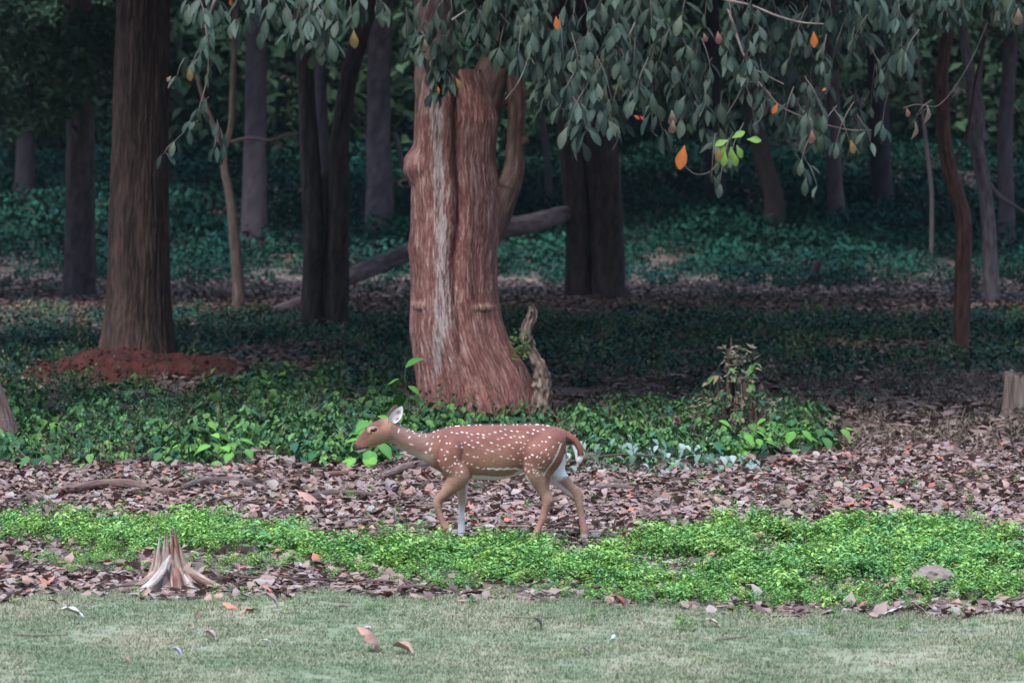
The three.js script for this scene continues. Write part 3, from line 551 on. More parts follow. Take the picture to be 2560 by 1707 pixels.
// trunks on the bank
const far = 'trunks standing in the thicket on the far bank';
for (const [d, label, stems, base, light] of [
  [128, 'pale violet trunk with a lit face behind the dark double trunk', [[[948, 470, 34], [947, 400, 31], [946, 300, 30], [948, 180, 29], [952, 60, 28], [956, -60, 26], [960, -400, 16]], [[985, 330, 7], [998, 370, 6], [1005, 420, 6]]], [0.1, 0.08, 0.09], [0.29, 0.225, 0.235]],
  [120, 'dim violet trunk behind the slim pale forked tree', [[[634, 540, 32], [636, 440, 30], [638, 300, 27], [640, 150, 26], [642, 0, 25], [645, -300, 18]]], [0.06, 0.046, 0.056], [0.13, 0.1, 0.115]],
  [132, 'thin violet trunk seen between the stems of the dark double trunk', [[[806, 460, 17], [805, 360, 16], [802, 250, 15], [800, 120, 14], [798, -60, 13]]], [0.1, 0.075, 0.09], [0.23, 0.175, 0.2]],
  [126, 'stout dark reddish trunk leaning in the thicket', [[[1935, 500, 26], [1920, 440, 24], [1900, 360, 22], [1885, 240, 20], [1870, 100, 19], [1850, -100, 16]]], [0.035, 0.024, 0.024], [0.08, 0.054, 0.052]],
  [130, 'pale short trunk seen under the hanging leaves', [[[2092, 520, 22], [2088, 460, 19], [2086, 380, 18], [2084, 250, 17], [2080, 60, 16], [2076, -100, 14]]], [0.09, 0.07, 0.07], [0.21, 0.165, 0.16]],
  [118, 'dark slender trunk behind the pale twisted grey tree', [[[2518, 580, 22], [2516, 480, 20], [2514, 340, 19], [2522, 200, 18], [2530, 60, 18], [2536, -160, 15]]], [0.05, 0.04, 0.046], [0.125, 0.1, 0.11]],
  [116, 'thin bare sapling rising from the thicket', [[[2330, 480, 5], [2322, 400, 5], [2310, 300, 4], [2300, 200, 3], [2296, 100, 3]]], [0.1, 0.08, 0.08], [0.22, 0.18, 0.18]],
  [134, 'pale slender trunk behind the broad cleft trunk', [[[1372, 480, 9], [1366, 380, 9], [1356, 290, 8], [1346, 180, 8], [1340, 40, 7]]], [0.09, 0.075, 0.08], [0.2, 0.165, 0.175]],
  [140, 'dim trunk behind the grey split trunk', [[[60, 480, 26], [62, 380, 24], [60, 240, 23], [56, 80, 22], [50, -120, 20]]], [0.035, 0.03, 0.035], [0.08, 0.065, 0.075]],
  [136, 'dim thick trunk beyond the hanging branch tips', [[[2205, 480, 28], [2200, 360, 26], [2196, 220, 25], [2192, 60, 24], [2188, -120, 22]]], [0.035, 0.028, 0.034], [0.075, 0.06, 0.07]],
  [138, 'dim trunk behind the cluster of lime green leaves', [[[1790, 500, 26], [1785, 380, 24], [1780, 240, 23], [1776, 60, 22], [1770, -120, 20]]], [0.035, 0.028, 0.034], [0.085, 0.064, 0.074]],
]) simpleTree({ d, label, stems, base, light, group: far, seg: 16, step: 0.2, lobes: 0.1, crown: [14, 8, 4, 0, 0, 170] });

// ---- the thick red-brown tree
const MT = (() => {
  const d = 40, k = M_PER_PX(d), foot = P(1160, 1062, d); foot.y = H(foot.x, d) - 0.03;
  const tree = thing('broad_tree', 'thick red brown fluted tree with hanging oval leaves above the deer', 'tree', foot);
  const Lp = [[180, 1046], [250, 1038], [330, 1034], [370, 1033], [400, 1030], [425, 1029], [455, 1029], [500, 1029], [560, 1029], [620, 1022], [700, 1029], [760, 1027], [830, 1024], [900, 1033], [960, 1041], [1010, 1047], [1050, 1054], [1080, 1052], [1110, 1046]];
  const Rp = [[180, 1215], [250, 1238], [300, 1246], [340, 1240], [400, 1236], [450, 1244], [500, 1252], [560, 1250], [620, 1245], [680, 1243], [750, 1248], [800, 1257], [850, 1273], [880, 1288], [920, 1314], [960, 1332], [1000, 1344], [1050, 1354], [1080, 1360], [1110, 1370]];
  const gx = [[200, 1150], [300, 1134], [420, 1143], [500, 1146], [580, 1141], [640, 1136], [760, 1142], [900, 1160], [1060, 1150]], gA = [[200, 0.3], [300, 0.42], [560, 0.38], [640, 0.26], [760, 0.16], [900, 0.08], [1060, 0.06]];
  const b = new GB(), SEG = 440, y0 = 1110, y1 = 175, rows = 460;
  for (let r = 0; r <= rows; r++) {
    const py = lerp(y0, y1, r / rows), l = lut(Lp, py), q = lut(Rp, py), cx = (l + q) / 2, hw = (q - l) / 2, c = P(cx, py, d);
    const ug = (lut(gx, py) - cx) / hw, ga = lut(gA, py), m = c.y;
    for (let j = 0; j <= SEG; j++) {
      const th = j / SEG * Math.PI * 2, u = Math.cos(th), f = Math.sin(th), front = ss(-0.1, 0.3, f), a = u, s = f;
      const wu = 0.025 * nz(a * 4, s * 4, m * 1.6) + 0.016 * nz(a * 14, s * 14, m * 7), A1 = Math.cos(th + wu), S1 = Math.sin(th + wu);
      const rid = 1 - Math.abs(nz(A1 * 13, S1 * 13, m * 1.3)) * 2.4, fine = nz(A1 * 30, S1 * 30, m * 2.8), crumb = nz(a * 30, s * 30, m * 22), big = nz(a * 1.6 + 4, s * 1.6, m * 0.7);
      let g = 1 + 0.05 * big + 0.035 * nz(a * 3.5, s * 3.5, m * 1.1) + 0.009 * rid + 0.013 * fine + 0.006 * crumb;
      g -= front * ga * Math.exp(-(((u - ug + 0.06 * nz(m * 3, 8)) / 0.085) ** 2));
      g -= front * 0.1 * ss(560, 640, py) * ss(1010, 940, py) * Math.exp(-(((u - 0.14) / 0.06) ** 2)) ;
      g -= front * 0.07 * ss(640, 420, py) * Math.exp(-(((u - ug - 0.16) / 0.07) ** 2));
      g += front * 0.05 * Math.exp(-(((u - ug + 0.26) / 0.13) ** 2));
      if (py > 820) g += 0.06 * ss(820, 1080, py) * Math.max(0, Math.sin(th * 5 + 1.2));
      let pad = 0;
      for (const [kx, ky, ka, kb] of [[1050, 762, 17, 11], [1208, 766, 24, 9], [1026, 412, 26, 40]]) { const e = Math.hypot((cx + hw * u - kx) / ka, (py - ky) / kb); if (f > 0 && e < 1.6) { pad = Math.max(pad, ss(1.3, 0.5, e)); g += (ky < 500 ? 0.2 : 0.045) * ss(1.5, 0.3, e); } }
      const depth = Math.min(hw, 108) * (1 + 0.12 * ss(900, 1080, py));
      const x = c.x + hw * k * u * g, y = c.y, z = c.z + depth * k * f * g;
      // bark: red brown strips, a grey weathered band, pale flakes
      const st = nz(A1 * 20, S1 * 20, m * 4.2) + 0.25 * nz(a * 6, s * 6, m * 3.3), st2 = nz(A1 * 44, S1 * 44, m * 8) + 0.5 * crumb, pat = fbm(a * 2.5 + 9, s * 2.5, m * 1.1, 3);
      let col = mixc([0.15, 0.06, 0.05], [0.36, 0.165, 0.14], clamp(0.5 + 0.55 * st + 0.9 * st2 + 0.7 * pat));
      col = mixc(col, [0.46, 0.29, 0.25], ss(0.1, 0.6, st + 0.55 * st2 + 0.3 * pat) * 0.85 * ss(1010, 880, py));
      const uc = (lut([[230, 1085], [400, 1095], [600, 1105], [760, 1108], [880, 1098], [960, 1090]], py) - cx) / hw, band = Math.exp(-(((u - uc) / 0.2) ** 2)) * front * ss(985, 880, py);
      col = mixc(col, mixc([0.24, 0.175, 0.16], [0.52, 0.43, 0.41], clamp(0.5 + 0.9 * st2 + 0.5 * st)), ss(0.35, 0.95, band * 0.95 + 0.75 * st + 0.45 * st2 + 0.3 * pat));
      col = mixc(col, [0.48, 0.3, 0.23], pad * (Math.min(1, 0.55 + st2)) * (py > 600 ? 1 : 0.2));
      b.v(x, y, z, col, th * 1.1, m / 0.5);
      if (r && j < SEG) { const A = b.p.length / 3 - 1 - (SEG + 1), B = A + SEG + 1; b.t(A, B, A + 1); b.t(B, B + 1, A + 1); }
    }
  }
  mesh('trunk', b.geo(foot), barkMat, tree);
  const stem = (name, pts, base, light, o = {}) => { const g = new GB(); g.tube(pts.map(p => P(p[0], p[1], d - (p[3] || 0))), pts.map(p => p[2] * k), { seg: o.seg || 24, step: o.step || 0.03, col: barkCol(base, light, 1.1, 7, 3), disp: o.rough ? (th, q, m) => 1 + 0.5 * nz(Math.cos(th) * 1.4, Math.sin(th) * 1.4, m * 8) + 0.3 * nz(Math.cos(th) * 3.5, Math.sin(th) * 3.5, m * 17) + 0.12 * nz(Math.cos(th) * 9, Math.sin(th) * 9, m * 14) : barkDisp(o.amp || 0.05, 4, 2, o.lobes || 0.12), uvs: 0.5 }); return mesh(name, g.geo(foot), barkMat, tree); };
  stem('stem', [[1100, 330, 58], [1092, 250, 55], [1088, 170, 50], [1084, 80, 48], [1078, -30, 45], [1064, -160, 42], [1040, -330, 34], [1000, -520, 24]], [0.12, 0.07, 0.055], [0.32, 0.21, 0.175]);
  stem('stem', [[1190, 360, 50], [1200, 280, 50], [1222, 205, 46], [1258, 130, 43], [1305, 60, 40], [1350, -20, 38], [1420, -150, 34], [1540, -330, 28], [1700, -480, 18]], [0.09, 0.056, 0.045], [0.23, 0.155, 0.125]);
  stem('stem', [[1220, 610, 26], [1246, 540, 30], [1268, 478, 30], [1284, 425, 25], [1287, 370, 22], [1290, 320, 21], [1292, 265, 21], [1288, 210, 24], [1270, 150, 26], [1262, 110, 26]], [0.095, 0.055, 0.045], [0.25, 0.16, 0.13], { lobes: 0.25, amp: 0.1 });
  stem('branch_stub', [[1290, 362, 14], [1306, 352, 15], [1316, 346, 14], [1320, 344, 9]], [0.09, 0.055, 0.045], [0.2, 0.14, 0.11], { seg: 14, step: 0.015, lobes: 0.3 });
  stem('branch_stub', [[1240, 262, 12], [1290, 245, 10], [1325, 240, 8], [1338, 240, 5]], [0.07, 0.045, 0.04], [0.16, 0.11, 0.09], { seg: 12 });
  // broken root snag at the right of the foot, with a near-black plug standing for the shaded hole near its tip
  const sn = stem('root_snag', [[1352, 1070, 24], [1355, 1000, 21], [1356, 950, 20], [1348, 918, 17], [1336, 895, 13], [1322, 868, 14], [1316, 842, 16], [1319, 818, 13], [1327, 795, 12], [1330, 778, 11], [1326, 764, 6]].map(p => [...p, 0.25]), [0.09, 0.06, 0.048], [0.36, 0.27, 0.22], { seg: 40, step: 0.008, rough: 1 });
  sn.userData.label = 'broken weathered root snag standing against the foot of the tree';
  const hole = new GB(); hole.tube([P(1328, 779, d - 0.305), P(1329, 783, d - 0.305)], [0.016, 0.012], { seg: 10, col: [0.02, 0.014, 0.012] }); mesh('dark_hole_plug', hole.geo(foot), soilMat, sn);
  const moss = new GB(); for (let i = 0; i < 90; i++) { const p = P(1300 + rr(-18, 20), 862 + rr(-36, 36), d - 0.3 - rr(0, 0.1)); moss.chip(p, V(rr(-1, 1), rr(-0.2, 1), rr(0, 1)), V(0, 0.4, 1), rr(0.03, 0.07), rr(0.014, 0.025), mixc([0.07, 0.13, 0.04], [0.13, 0.2, 0.07], R())); }
  tag(mesh('moss_tuft', moss.geo(foot), herbMat, tree), 'green fern tuft between trunk and snag', null, null, 'stuff');
  // a climbing root like a pale thread on the flare
  stem('aerial_root', [[1300, 915, 3], [1305, 950, 3], [1308, 985, 3.5], [1318, 1002, 3.5], [1316, 1018, 3], [1308, 1030, 2]].map(p => [...p, 0.46]), [0.3, 0.19, 0.14], [0.45, 0.3, 0.23], { seg: 8, lobes: 0.1 });
  stem('aerial_root', [[1318, 1018, 2.5], [1328, 1012, 2.2], [1335, 1004, 1.8]].map(p => [...p, 0.47]), [0.3, 0.19, 0.14], [0.45, 0.3, 0.23], { seg: 8, lobes: 0.1 });

  // ---- hanging branches and leaves
  const tones = [[0.022, 0.045, 0.03], [0.03, 0.055, 0.036], [0.04, 0.07, 0.05], [0.062, 0.098, 0.074], [0.028, 0.057, 0.045], [0.078, 0.108, 0.076]];  // canopy shade is put into the darker tones, light into the paler ones
  const lg = tones.map((c, i) => new GB().leaf(V(0, 0, 0), V(0, 1, 0), V(0, 0, 1), 1, 0.36 + 0.04 * (i % 3), { rows: 5, shape: i % 3 ? 1 : 0, curl: 0.3 + 0.25 * (i % 3), fold: 0.22, col: c, wave: 0.02, rib: 1.35 }).geo());
  const special = (c, curl) => new GB().leaf(V(0, 0, 0), V(0, 1, 0), V(0, 0, 1), 1, 0.5, { rows: 6, shape: 1, curl, fold: 0.15, col: c, wave: 0.03, rib: 1.2 }).geo();
  const orange = special([0.5, 0.14, 0.03], 0.25), lime = special([0.2, 0.36, 0.07], 0.5), olive = special([0.27, 0.2, 0.07], 0.6), tanL = special([0.36, 0.27, 0.2], 1.2), pinkL = special([0.45, 0.22, 0.17], 1.0), red = special([0.5, 0.1, 0.06], 0.8);
  const leaves = [], twigs = new GB(), twigC = [0.17, 0.14, 0.125];
  const put = (o, dir, face, len, g) => {
    const y = dir.clone().normalize(), z = face.clone().addScaledVector(y, -face.dot(y)).normalize(), x = V().crossVectors(y, z);
    leaves.push({ m: new THREE.Matrix4().makeBasis(x, y, z).scale(V(len, len, len)).setPosition(o), g, o });
  };
  function cluster(px, py, dd, n, o = {}) {              // a twig that droops to (px, py) and ends in a loose whorl
    const tip = P(px, py, dd), up = o.up ?? rr(60, 120), sx = o.sx ?? rr(-50, 50), root = P(px + sx, py - up, dd + rr(-0.3, 0.4)), mid = P(px + sx * 0.4, py - up * 0.55, dd);
    if (o.twig !== false) twigs.tube([root, mid, tip], [0.006, 0.0045, 0.003], { seg: 5, col: twigC, cap: false });
    for (let i = 0; i < n; i++) {
      const t = Math.pow(R(), 1.6), base = t < 0.5 ? tip.clone().lerp(mid, t * 1.6) : mid.clone().lerp(root, (t - 0.5) * 1.4);
      const a = i / n * 6.283 + rr(-0.5, 0.5), out = V(Math.cos(a), 0, Math.sin(a) * 0.9), dir = out.clone().multiplyScalar(rr(0.25, 0.95)).add(V(0, -rr(0.45, 1.1), 0.12));
      const face = V(out.x * 0.6 + rr(-0.4, 0.4), rr(0.35, 1.0), rr(0.2, 1.1));
      put(base.addScaledVector(out, 0.015), dir, face, (o.len || rr(0.16, 0.24)), o.g ? o.g : pick(o.pale === 2 ? [lg[3], lg[5], lg[2], lg[3]] : o.pale ? lg.slice(2) : lg));
    }
  }
  // left sprays, given the paler tones as if better lit
  for (const [x, y] of [[500, 20], [560, 30], [620, 40], [680, 50], [700, 20], [540, 60], [520, 95], [585, 70], [640, 20], [470, 10], [660, 70], [610, -10]]) cluster(x, y, 36.3 + rr(-0.4, 0.6), 8, { pale: 2 });
  for (const [x, y, n] of [[508, 120, 4], [496, 150, 4], [478, 170, 4], [520, 185, 2], [440, 195, 3]]) cluster(x, y, 36.4, n, { sx: 20, up: 50, len: 0.16, pale: 1 });
  twigs.tube([P(512, 60, 36.4), P(520, 130, 36.4), P(516, 200, 36.4), P(497, 268, 36.4)], [0.007, 0.006, 0.005, 0.004], { seg: 6, col: [0.3, 0.26, 0.23] });
  for (const [x, y, n] of [[497, 272, 5], [480, 300, 4], [470, 330, 4], [430, 365, 3], [408, 385, 2]]) cluster(x, y, 36.4, n, { sx: 25, up: 30, len: 0.16, pale: 1 });
  for (const [x, y, n] of [[548, 340, 4], [556, 360, 5], [540, 375, 4]]) cluster(x, y, 36.6, n, { sx: -6, up: 40, len: 0.16 });
  for (const [x, y] of [[740, 80], [770, 60], [800, 40], [840, 20], [760, 110], [800, 100], [850, 70], [880, 50], [900, 20], [830, 110], [940, 10], [780, 130], [960, 30], [740, 50]]) cluster(x, y, 35.8 + rr(-0.4, 0.5), 7, { pale: 2, len: rr(0.18, 0.25) });
  for (const [x, y] of [[1050, 80], [1060, 40], [1062, 95]]) cluster(x, y, 37.6, 2, { pale: 1, len: 0.2 });
  // over the fork of the trunk
  for (let i = 0; i < 42; i++) { const x = rr(1050, 1340), y = rr(-10, lut([[1050, 240], [1110, 215], [1180, 190], [1240, 175], [1340, 140]], x)); cluster(x, y, rr(38.2, 39.2), 8, {}); }
  for (let i = 0; i < 10; i++) cluster(rr(1060, 1130), rr(150, 235), 38.6, 6, {});
  for (const [x, y] of [[1030, 130], [1020, 110]]) cluster(x, y, 38.8, 5, {});
  // the right hand canopy
  const low = [[1290, 150], [1330, 250], [1400, 280], [1440, 330], [1500, 320], [1560, 300], [1600, 330], [1660, 300], [1720, 250], [1760, 340], [1800, 430], [1840, 370], [1880, 300], [1960, 350], [2020, 410], [2060, 340], [2100, 350], [2180, 335], [2220, 240], [2260, 160], [2300, 100], [2350, 40], [2600, 55]];
  for (let i = 0; i < 500; i++) {
    const x = rr(1290, 2580), y = lerp(-30, lut(low, x), Math.pow(R(), 0.8)), dd = rr(36, 40.5);
    if (x > 1770 && x < 1890 && y > 190 && y < 300 && R() < 0.8) continue;
    if (x > 1950 && x < 2230 && y > 150 && y < 260 && R() < 0.7) continue;
    if (nz(x / 75, y / 60, 3) < -0.14) continue;
    cluster(x, y, dd, 7 + Math.floor(R() * 3), { pale: R() < 0.25, len: rr(0.13, 0.25) });
  }
  for (const [x, y, n] of [[1420, 320, 6], [1440, 300, 6], [1470, 330, 7], [1400, 270, 6], [1500, 280, 7], [1480, 250, 7], [1450, 360, 4], [1530, 250, 6], [1540, 330, 4], [1600, 270, 6], [1630, 320, 5], [1660, 340, 4], [1700, 300, 5]]) cluster(x, y, 36 + rr(-0.3, 0.3), n, { pale: 1 });
  for (const [x, y, n] of [[1780, 440, 4], [1800, 460, 4], [1820, 420, 4], [2000, 420, 3], [2020, 450, 3], [2045, 470, 3], [2090, 360, 4], [2130, 370, 5], [2180, 360, 4], [2205, 330, 4], [1960, 310, 4], [2060, 290, 4], [1910, 250, 5], [1850, 200, 5], [1780, 190, 5]]) cluster(x, y, 36.2, n, { pale: R() < 0.6, len: rr(0.14, 0.19) });
  for (const [x, y] of [[2290, 290], [2280, 310]]) cluster(x, y, 36.3, 1, { len: 0.2, g: tanL, up: 40, sx: 40 });
  // bare pale branches
  const limb = (pts, r) => { const g = new GB(); g.tube(pts.map(p => P(p[0], p[1], 36.6 + (p[2] || 0))), pts.map((_, i) => lerp(r, r * 0.45, i / (pts.length - 1))), { seg: 8, step: 0.03, col: barkCol([0.17, 0.13, 0.115], [0.36, 0.3, 0.27], 1, 4, 6), disp: barkDisp(0.05, 3, 5, 0.15) }); mesh('branch', g.geo(foot), woodMat, tree); };
  limb([[1640, -160, 1.4], [1740, -40, 0.6], [1820, 0], [1880, 14], [1940, 38], [2000, 55], [2060, 60]], 0.02);
  limb([[1820, 20, 0.5], [1850, 110, 0.2], [1862, 140], [1885, 170], [1930, 195], [1960, 210]], 0.014);
  limb([[1888, 172], [1890, 195], [1920, 230], [1945, 260], [1990, 285], [2060, 310], [2130, 325], [2180, 325]], 0.011);
  limb([[1888, 200], [1860, 215], [1840, 250], [1818, 285]], 0.007);
  limb([[1895, 205], [1900, 250], [1908, 280], [1900, 300], [1880, 315]], 0.007);
  limb([[1795, 410], [1770, 432], [1740, 435], [1720, 422], [1708, 408]], 0.006);
  limb([[1590, 50, 0.5], [1570, 90], [1545, 120], [1530, 140]], 0.01);
  limb([[1130, 50, -1.6], [1150, 35, -1.6], [1165, 25, -1.6]], 0.012);
  limb([[1265, 248, -2.2], [1290, 215, -2.4], [1308, 180, -2.4], [1320, 145, -2.4]], 0.009);
  limb([[2260, 270], [2285, 262], [2310, 262], [2340, 266, 0.2], [2400, 200, 1], [2460, 80, 2], [2500, -60, 3]], 0.006);
  limb([[1100, -200, 3.4], [900, -230, 1], [720, -140, 0.2], [560, -40], [510, 70]], 0.04);
  limb([[1350, -100, 3.4], [1600, -200, 2], [1900, -180, 1], [2200, -120, 0.5], [2500, -40, 0.3]], 0.06);
  // coloured old leaves
  const one = (px, py, dx, dy, len, g, dd = 35.6) => put(P(px, py, dd), V(dx, dy, 0.1), V(rr(-0.2, 0.2), 0.35, 1), len, g);
  one(1712, 363, -0.25, -1, 0.235, orange); one(2035, 78, 0.05, -1, 0.155, orange); one(1760, 82, 0.3, -1, 0.1, pinkL); one(1795, 78, 0.1, -1, 0.14, pinkL); one(1390, 40, 0.1, -1, 0.13, orange);
  one(1945, 258, -0.5, -1, 0.11, orange); one(2056, 228, 0.4, 0.4, 0.05, red); one(1585, 288, 0.6, -0.3, 0.07, red); one(1600, 290, 0.7, -0.5, 0.06, red); 
  for (const [x, y, a, c] of [[1830, 345, 0.5, 0.3], [1812, 360, -0.3, -1], [1828, 366, 0.1, -1], [1842, 362, 0.5, -1], [1822, 350, -0.7, -0.2], [1868, 348, 0.8, 0], [1835, 380, 0.2, -1], [1815, 380, -0.2, -1]]) one(x, y, a, c, 0.14, lime);
  one(1798, 368, -0.05, -1, 0.15, olive); one(1680, 275, 0.1, -1, 0.18, tanL); one(1684, 300, -0.1, -1, 0.16, tanL); one(2030, 325, 0.1, -1, 0.15, pinkL); one(2128, 350, 0.3, -1, 0.14, olive); one(2268, 270, 0.3, -1, 0.1, pinkL); one(427, 190, -0.5, -0.4, 0.08, tanL, 36.2); one(472, 170, 0.1, -1, 0.13, olive, 36.2); one(575, -6, 0.1, -1, 0.08, orange, 36.2); one(1140, 195, 0.5, -0.8, 0.13, olive, 37.8); one(1062, 98, 0.1, -1, 0.15, tanL, 37.4); one(884, 75, 0, -1, 0.18, olive, 35.7); one(1094, 215, 0.2, -1, 0.06, orange, 37.8); one(2548, 20, 0, -1, 0.2, tanL, 36);
  // nearest 300 are single leaves, the rest one mass
  const fi = leaf => { const [px, py] = project(leaf.o.x, leaf.o.y, -leaf.o.z); return px > -20 && px < 2580 && py > -40 && py < 560; };
  const inFrame = leaves.filter(fi).sort((a, c) => (lg.includes(a.g) ? 1 : 0) - (lg.includes(c.g) ? 1 : 0) || c.o.z - a.o.z), single = new Set(inFrame.slice(0, 300));
  const off = new THREE.Matrix4().makeTranslation(-foot.x, -foot.y, -foot.z);
  for (const l of single) { const me = mesh('leaf', l.g, leafMat, tree); off.clone().multiply(l.m).decompose(me.position, me.quaternion, me.scale); }
  for (const g of lg) { const rest = leaves.filter(l => l.g === g && !single.has(l)); if (rest.length) instanced('foliage', g, leafMat, rest.map(l => off.clone().multiply(l.m)), rest.map(() => { const q = rr(0.8, 1.15); return [q, q, q]; }), tree); }
  const tw = mesh('twigs', twigs.geo(foot), woodMat, tree); tw.userData.kind = 'stuff';
  addCrown(tree, foot.x + 1.5, 8.7, -43.6, 6.8, 2.4, 360);
  return tree;
})();
// ---------------------------------------------------------------- mound, logs, stumps
(() => {                                               // red earth mound round the foot of the tall tree
  const c = P(330, 945, 49.4), b = new GB(), nx = 210, nzz = 120, foot = V(c.x, 0, c.z);
  const hAt = (x, z) => {                                // x, z from the centre; lobes of thrown up earth
    const L = (x0, z0, rx, rz, h) => h * Math.pow(Math.max(0, 1 - ((x - x0) / rx) ** 2 - ((z - z0) / rz) ** 2), 0.7);
    let h = Math.max(L(-0.15, -0.2, 1.25, 1.2, 0.42), L(-0.75, 0.2, 0.85, 0.8, 0.27), L(1.0, 0.1, 0.62, 0.7, 0.34), L(0.3, 0.5, 0.6, 0.55, 0.24));
    const w = ss(0, 0.12, h);
    h += w * (0.1 * fbm(x * 2.3, z * 2.3, 4, 3) + 0.05 * nz(x * 9, z * 9, 6) + 0.025 * nz(x * 24, z * 24, 9));
    for (const [hx, hz, hr] of [[-0.35, 0.55, 0.16], [0.1, 0.72, 0.1], [0.95, 0.62, 0.13], [-0.75, 0.75, 0.1], [0.45, 0.85, 0.08]]) h -= 0.13 * ss(1.2, 0.4, Math.hypot((x - hx) / hr, (z - hz) / hr / 0.8)) * w;
    return h - 0.05;
  };
  for (let r = 0; r <= nzz; r++) for (let a = 0; a <= nx; a++) {
    const x = lerp(-1.7, 1.75, a / nx), z = lerp(-1.5, 1.3, r / nzz), h = hAt(x, z), n = fbm(x * 3, h * 6, z * 3, 3), n2 = nz(x * 22, h * 22, z * 22);
    b.v(c.x + x, H(c.x + x, -(c.z + z)) + h, c.z + z, mixc([0.035, 0.012, 0.01], [0.1, 0.024, 0.02], clamp(0.5 + 1.2 * n + 0.5 * n2)));
    if (r && a < nx) { const B = b.p.length / 3 - 1, A = B - nx - 1; b.t(A, B, A + 1); b.t(A + 1, B, B + 1); }
  }
  const t = thing('earth_mound', 'low mound of crumbly red earth heaped round the foot of the tall trunk', 'mound', foot);
  mesh('soil', b.geo(foot), soilMat, t);
  const clod = new THREE.IcosahedronGeometry(1, 1), cm = new THREE.MeshStandardMaterial({ color: new THREE.Color(0.075, 0.019, 0.016), roughness: 1 }), ms = [], cs = [];
  for (let i = 0; i < 420; i++) { const x = rr(-1.5, 1.6), z = rr(-0.6, 1.2), h = hAt(x, z); if (h < -0.02) continue; const q = rr(0.01, 0.035); ms.push(TM(x, h + q * 0.3, z, rr(0, 6), q, rr(-1, 1), rr(-1, 1), q * rr(0.6, 1))); const k = rr(0.6, 1.4); cs.push([k, k, k]); }
  instanced('clods', clod, cm, ms, cs, t);
})();
function tubeThing(name, label, cat, d, pts, base, light, o = {}) {
  const w = pts.map(p => p[3] === 'g' ? (() => { const q = G(p[0], p[1]); q.y += p[2] * q.z / -FPX * 0.7 + 0.03; return q; })() : P(p[0], p[1], (Array.isArray(d) ? d[0] : d) + (Array.isArray(d) ? (d[1] - d[0]) * pts.indexOf(p) / (pts.length - 1) : 0))), rad = pts.map((p, i) => p[2] * -w[i].z / FPX);
  const foot = w[0].clone(), b = new GB();
  b.tube(w, rad, { seg: o.seg || 16, step: o.step || 0.04, col: barkCol(base, light, 1.1, o.fu || 5, o.fv || 3), disp: barkDisp(o.amp || 0.06, 3, 3, o.lobes || 0.15), uvs: 0.5 });
  const m = mesh(name, b.geo(foot), o.mat || woodMat, scene); m.position.copy(foot); return tag(m, label, cat, o.group);
}
tubeThing('leaning_log', 'long grey fallen log leaning up behind the thick red brown tree', 'log', [78.5, 89.6], [[670, 786, 15], [740, 762, 16], [800, 735, 17], [850, 705, 19], [900, 680, 20], [960, 655, 21], [1040, 625, 22], [1140, 590, 23], [1250, 572, 24], [1320, 560, 23], [1380, 543, 21], [1425, 531, 17]], [0.12, 0.08, 0.085], [0.33, 0.25, 0.26], { seg: 22, fu: 4, fv: 1 });
tubeThing('leaning_stick', 'short dark post leaning out of the thicket on the far side', 'stick', 100, [[2016, 742, 10], [2024, 715, 11], [2036, 685, 11], [2048, 652, 10]], [0.035, 0.022, 0.022], [0.09, 0.06, 0.058]);
tubeThing('fallen_branch', 'thick bare fallen branch on the leaf litter behind the jagged stump', 'branch', 0, [[122, 1250, 9, 'g'], [160, 1242, 10, 'g'], [199, 1235, 10.5, 'g'], [249, 1226, 11, 'g'], [306, 1224, 11, 'g'], [352, 1231, 10, 'g'], [383, 1240, 8, 'g'], [440, 1240, 6, 'g']], [0.13, 0.075, 0.062], [0.29, 0.185, 0.155], { step: 0.03 });
tubeThing('fallen_branch', 'dark gnarled branch end lying on the leaf litter', 'branch', 0, [[456, 1232, 6, 'g'], [490, 1222, 9, 'g'], [520, 1217, 9, 'g'], [557, 1215, 9, 'g'], [600, 1220, 8, 'g'], [650, 1225, 4, 'g']], [0.06, 0.045, 0.042], [0.24, 0.18, 0.16], { step: 0.03, lobes: 0.25 });
tubeThing('fallen_branch', 'bare fallen branch under the neck of the deer', 'branch', 0, [[958, 1204, 8, 'g'], [985, 1194, 9, 'g'], [1012, 1183, 10, 'g'], [1045, 1176, 9, 'g'], [1080, 1172, 6, 'g']], [0.14, 0.09, 0.075], [0.3, 0.21, 0.18], { step: 0.03 });
tubeThing('fallen_branch', 'half rotten branch in the litter beside a large pinkish dry leaf', 'branch', 0, [[778, 1255, 6, 'g'], [830, 1247, 8, 'g'], [890, 1246, 7, 'g'], [940, 1250, 4, 'g']], [0.1, 0.065, 0.056], [0.2, 0.14, 0.12], { step: 0.03 });
tubeThing('fallen_branch', 'short thick branch piece at the foot of the broadleaf plants', 'branch', 0, [[790, 1200, 5, 'g'], [830, 1198, 7, 'g'], [876, 1194, 6, 'g']], [0.14, 0.07, 0.055], [0.3, 0.16, 0.12], { step: 0.03 });
tubeThing('fallen_branch', 'long dead branch lying among the leaves right of the deer', 'branch', 0, [[1480, 1233, 4, 'g'], [1540, 1230, 7, 'g'], [1600, 1236, 5, 'g'], [1660, 1245, 3, 'g']], [0.1, 0.065, 0.055], [0.24, 0.17, 0.15], { step: 0.03 });
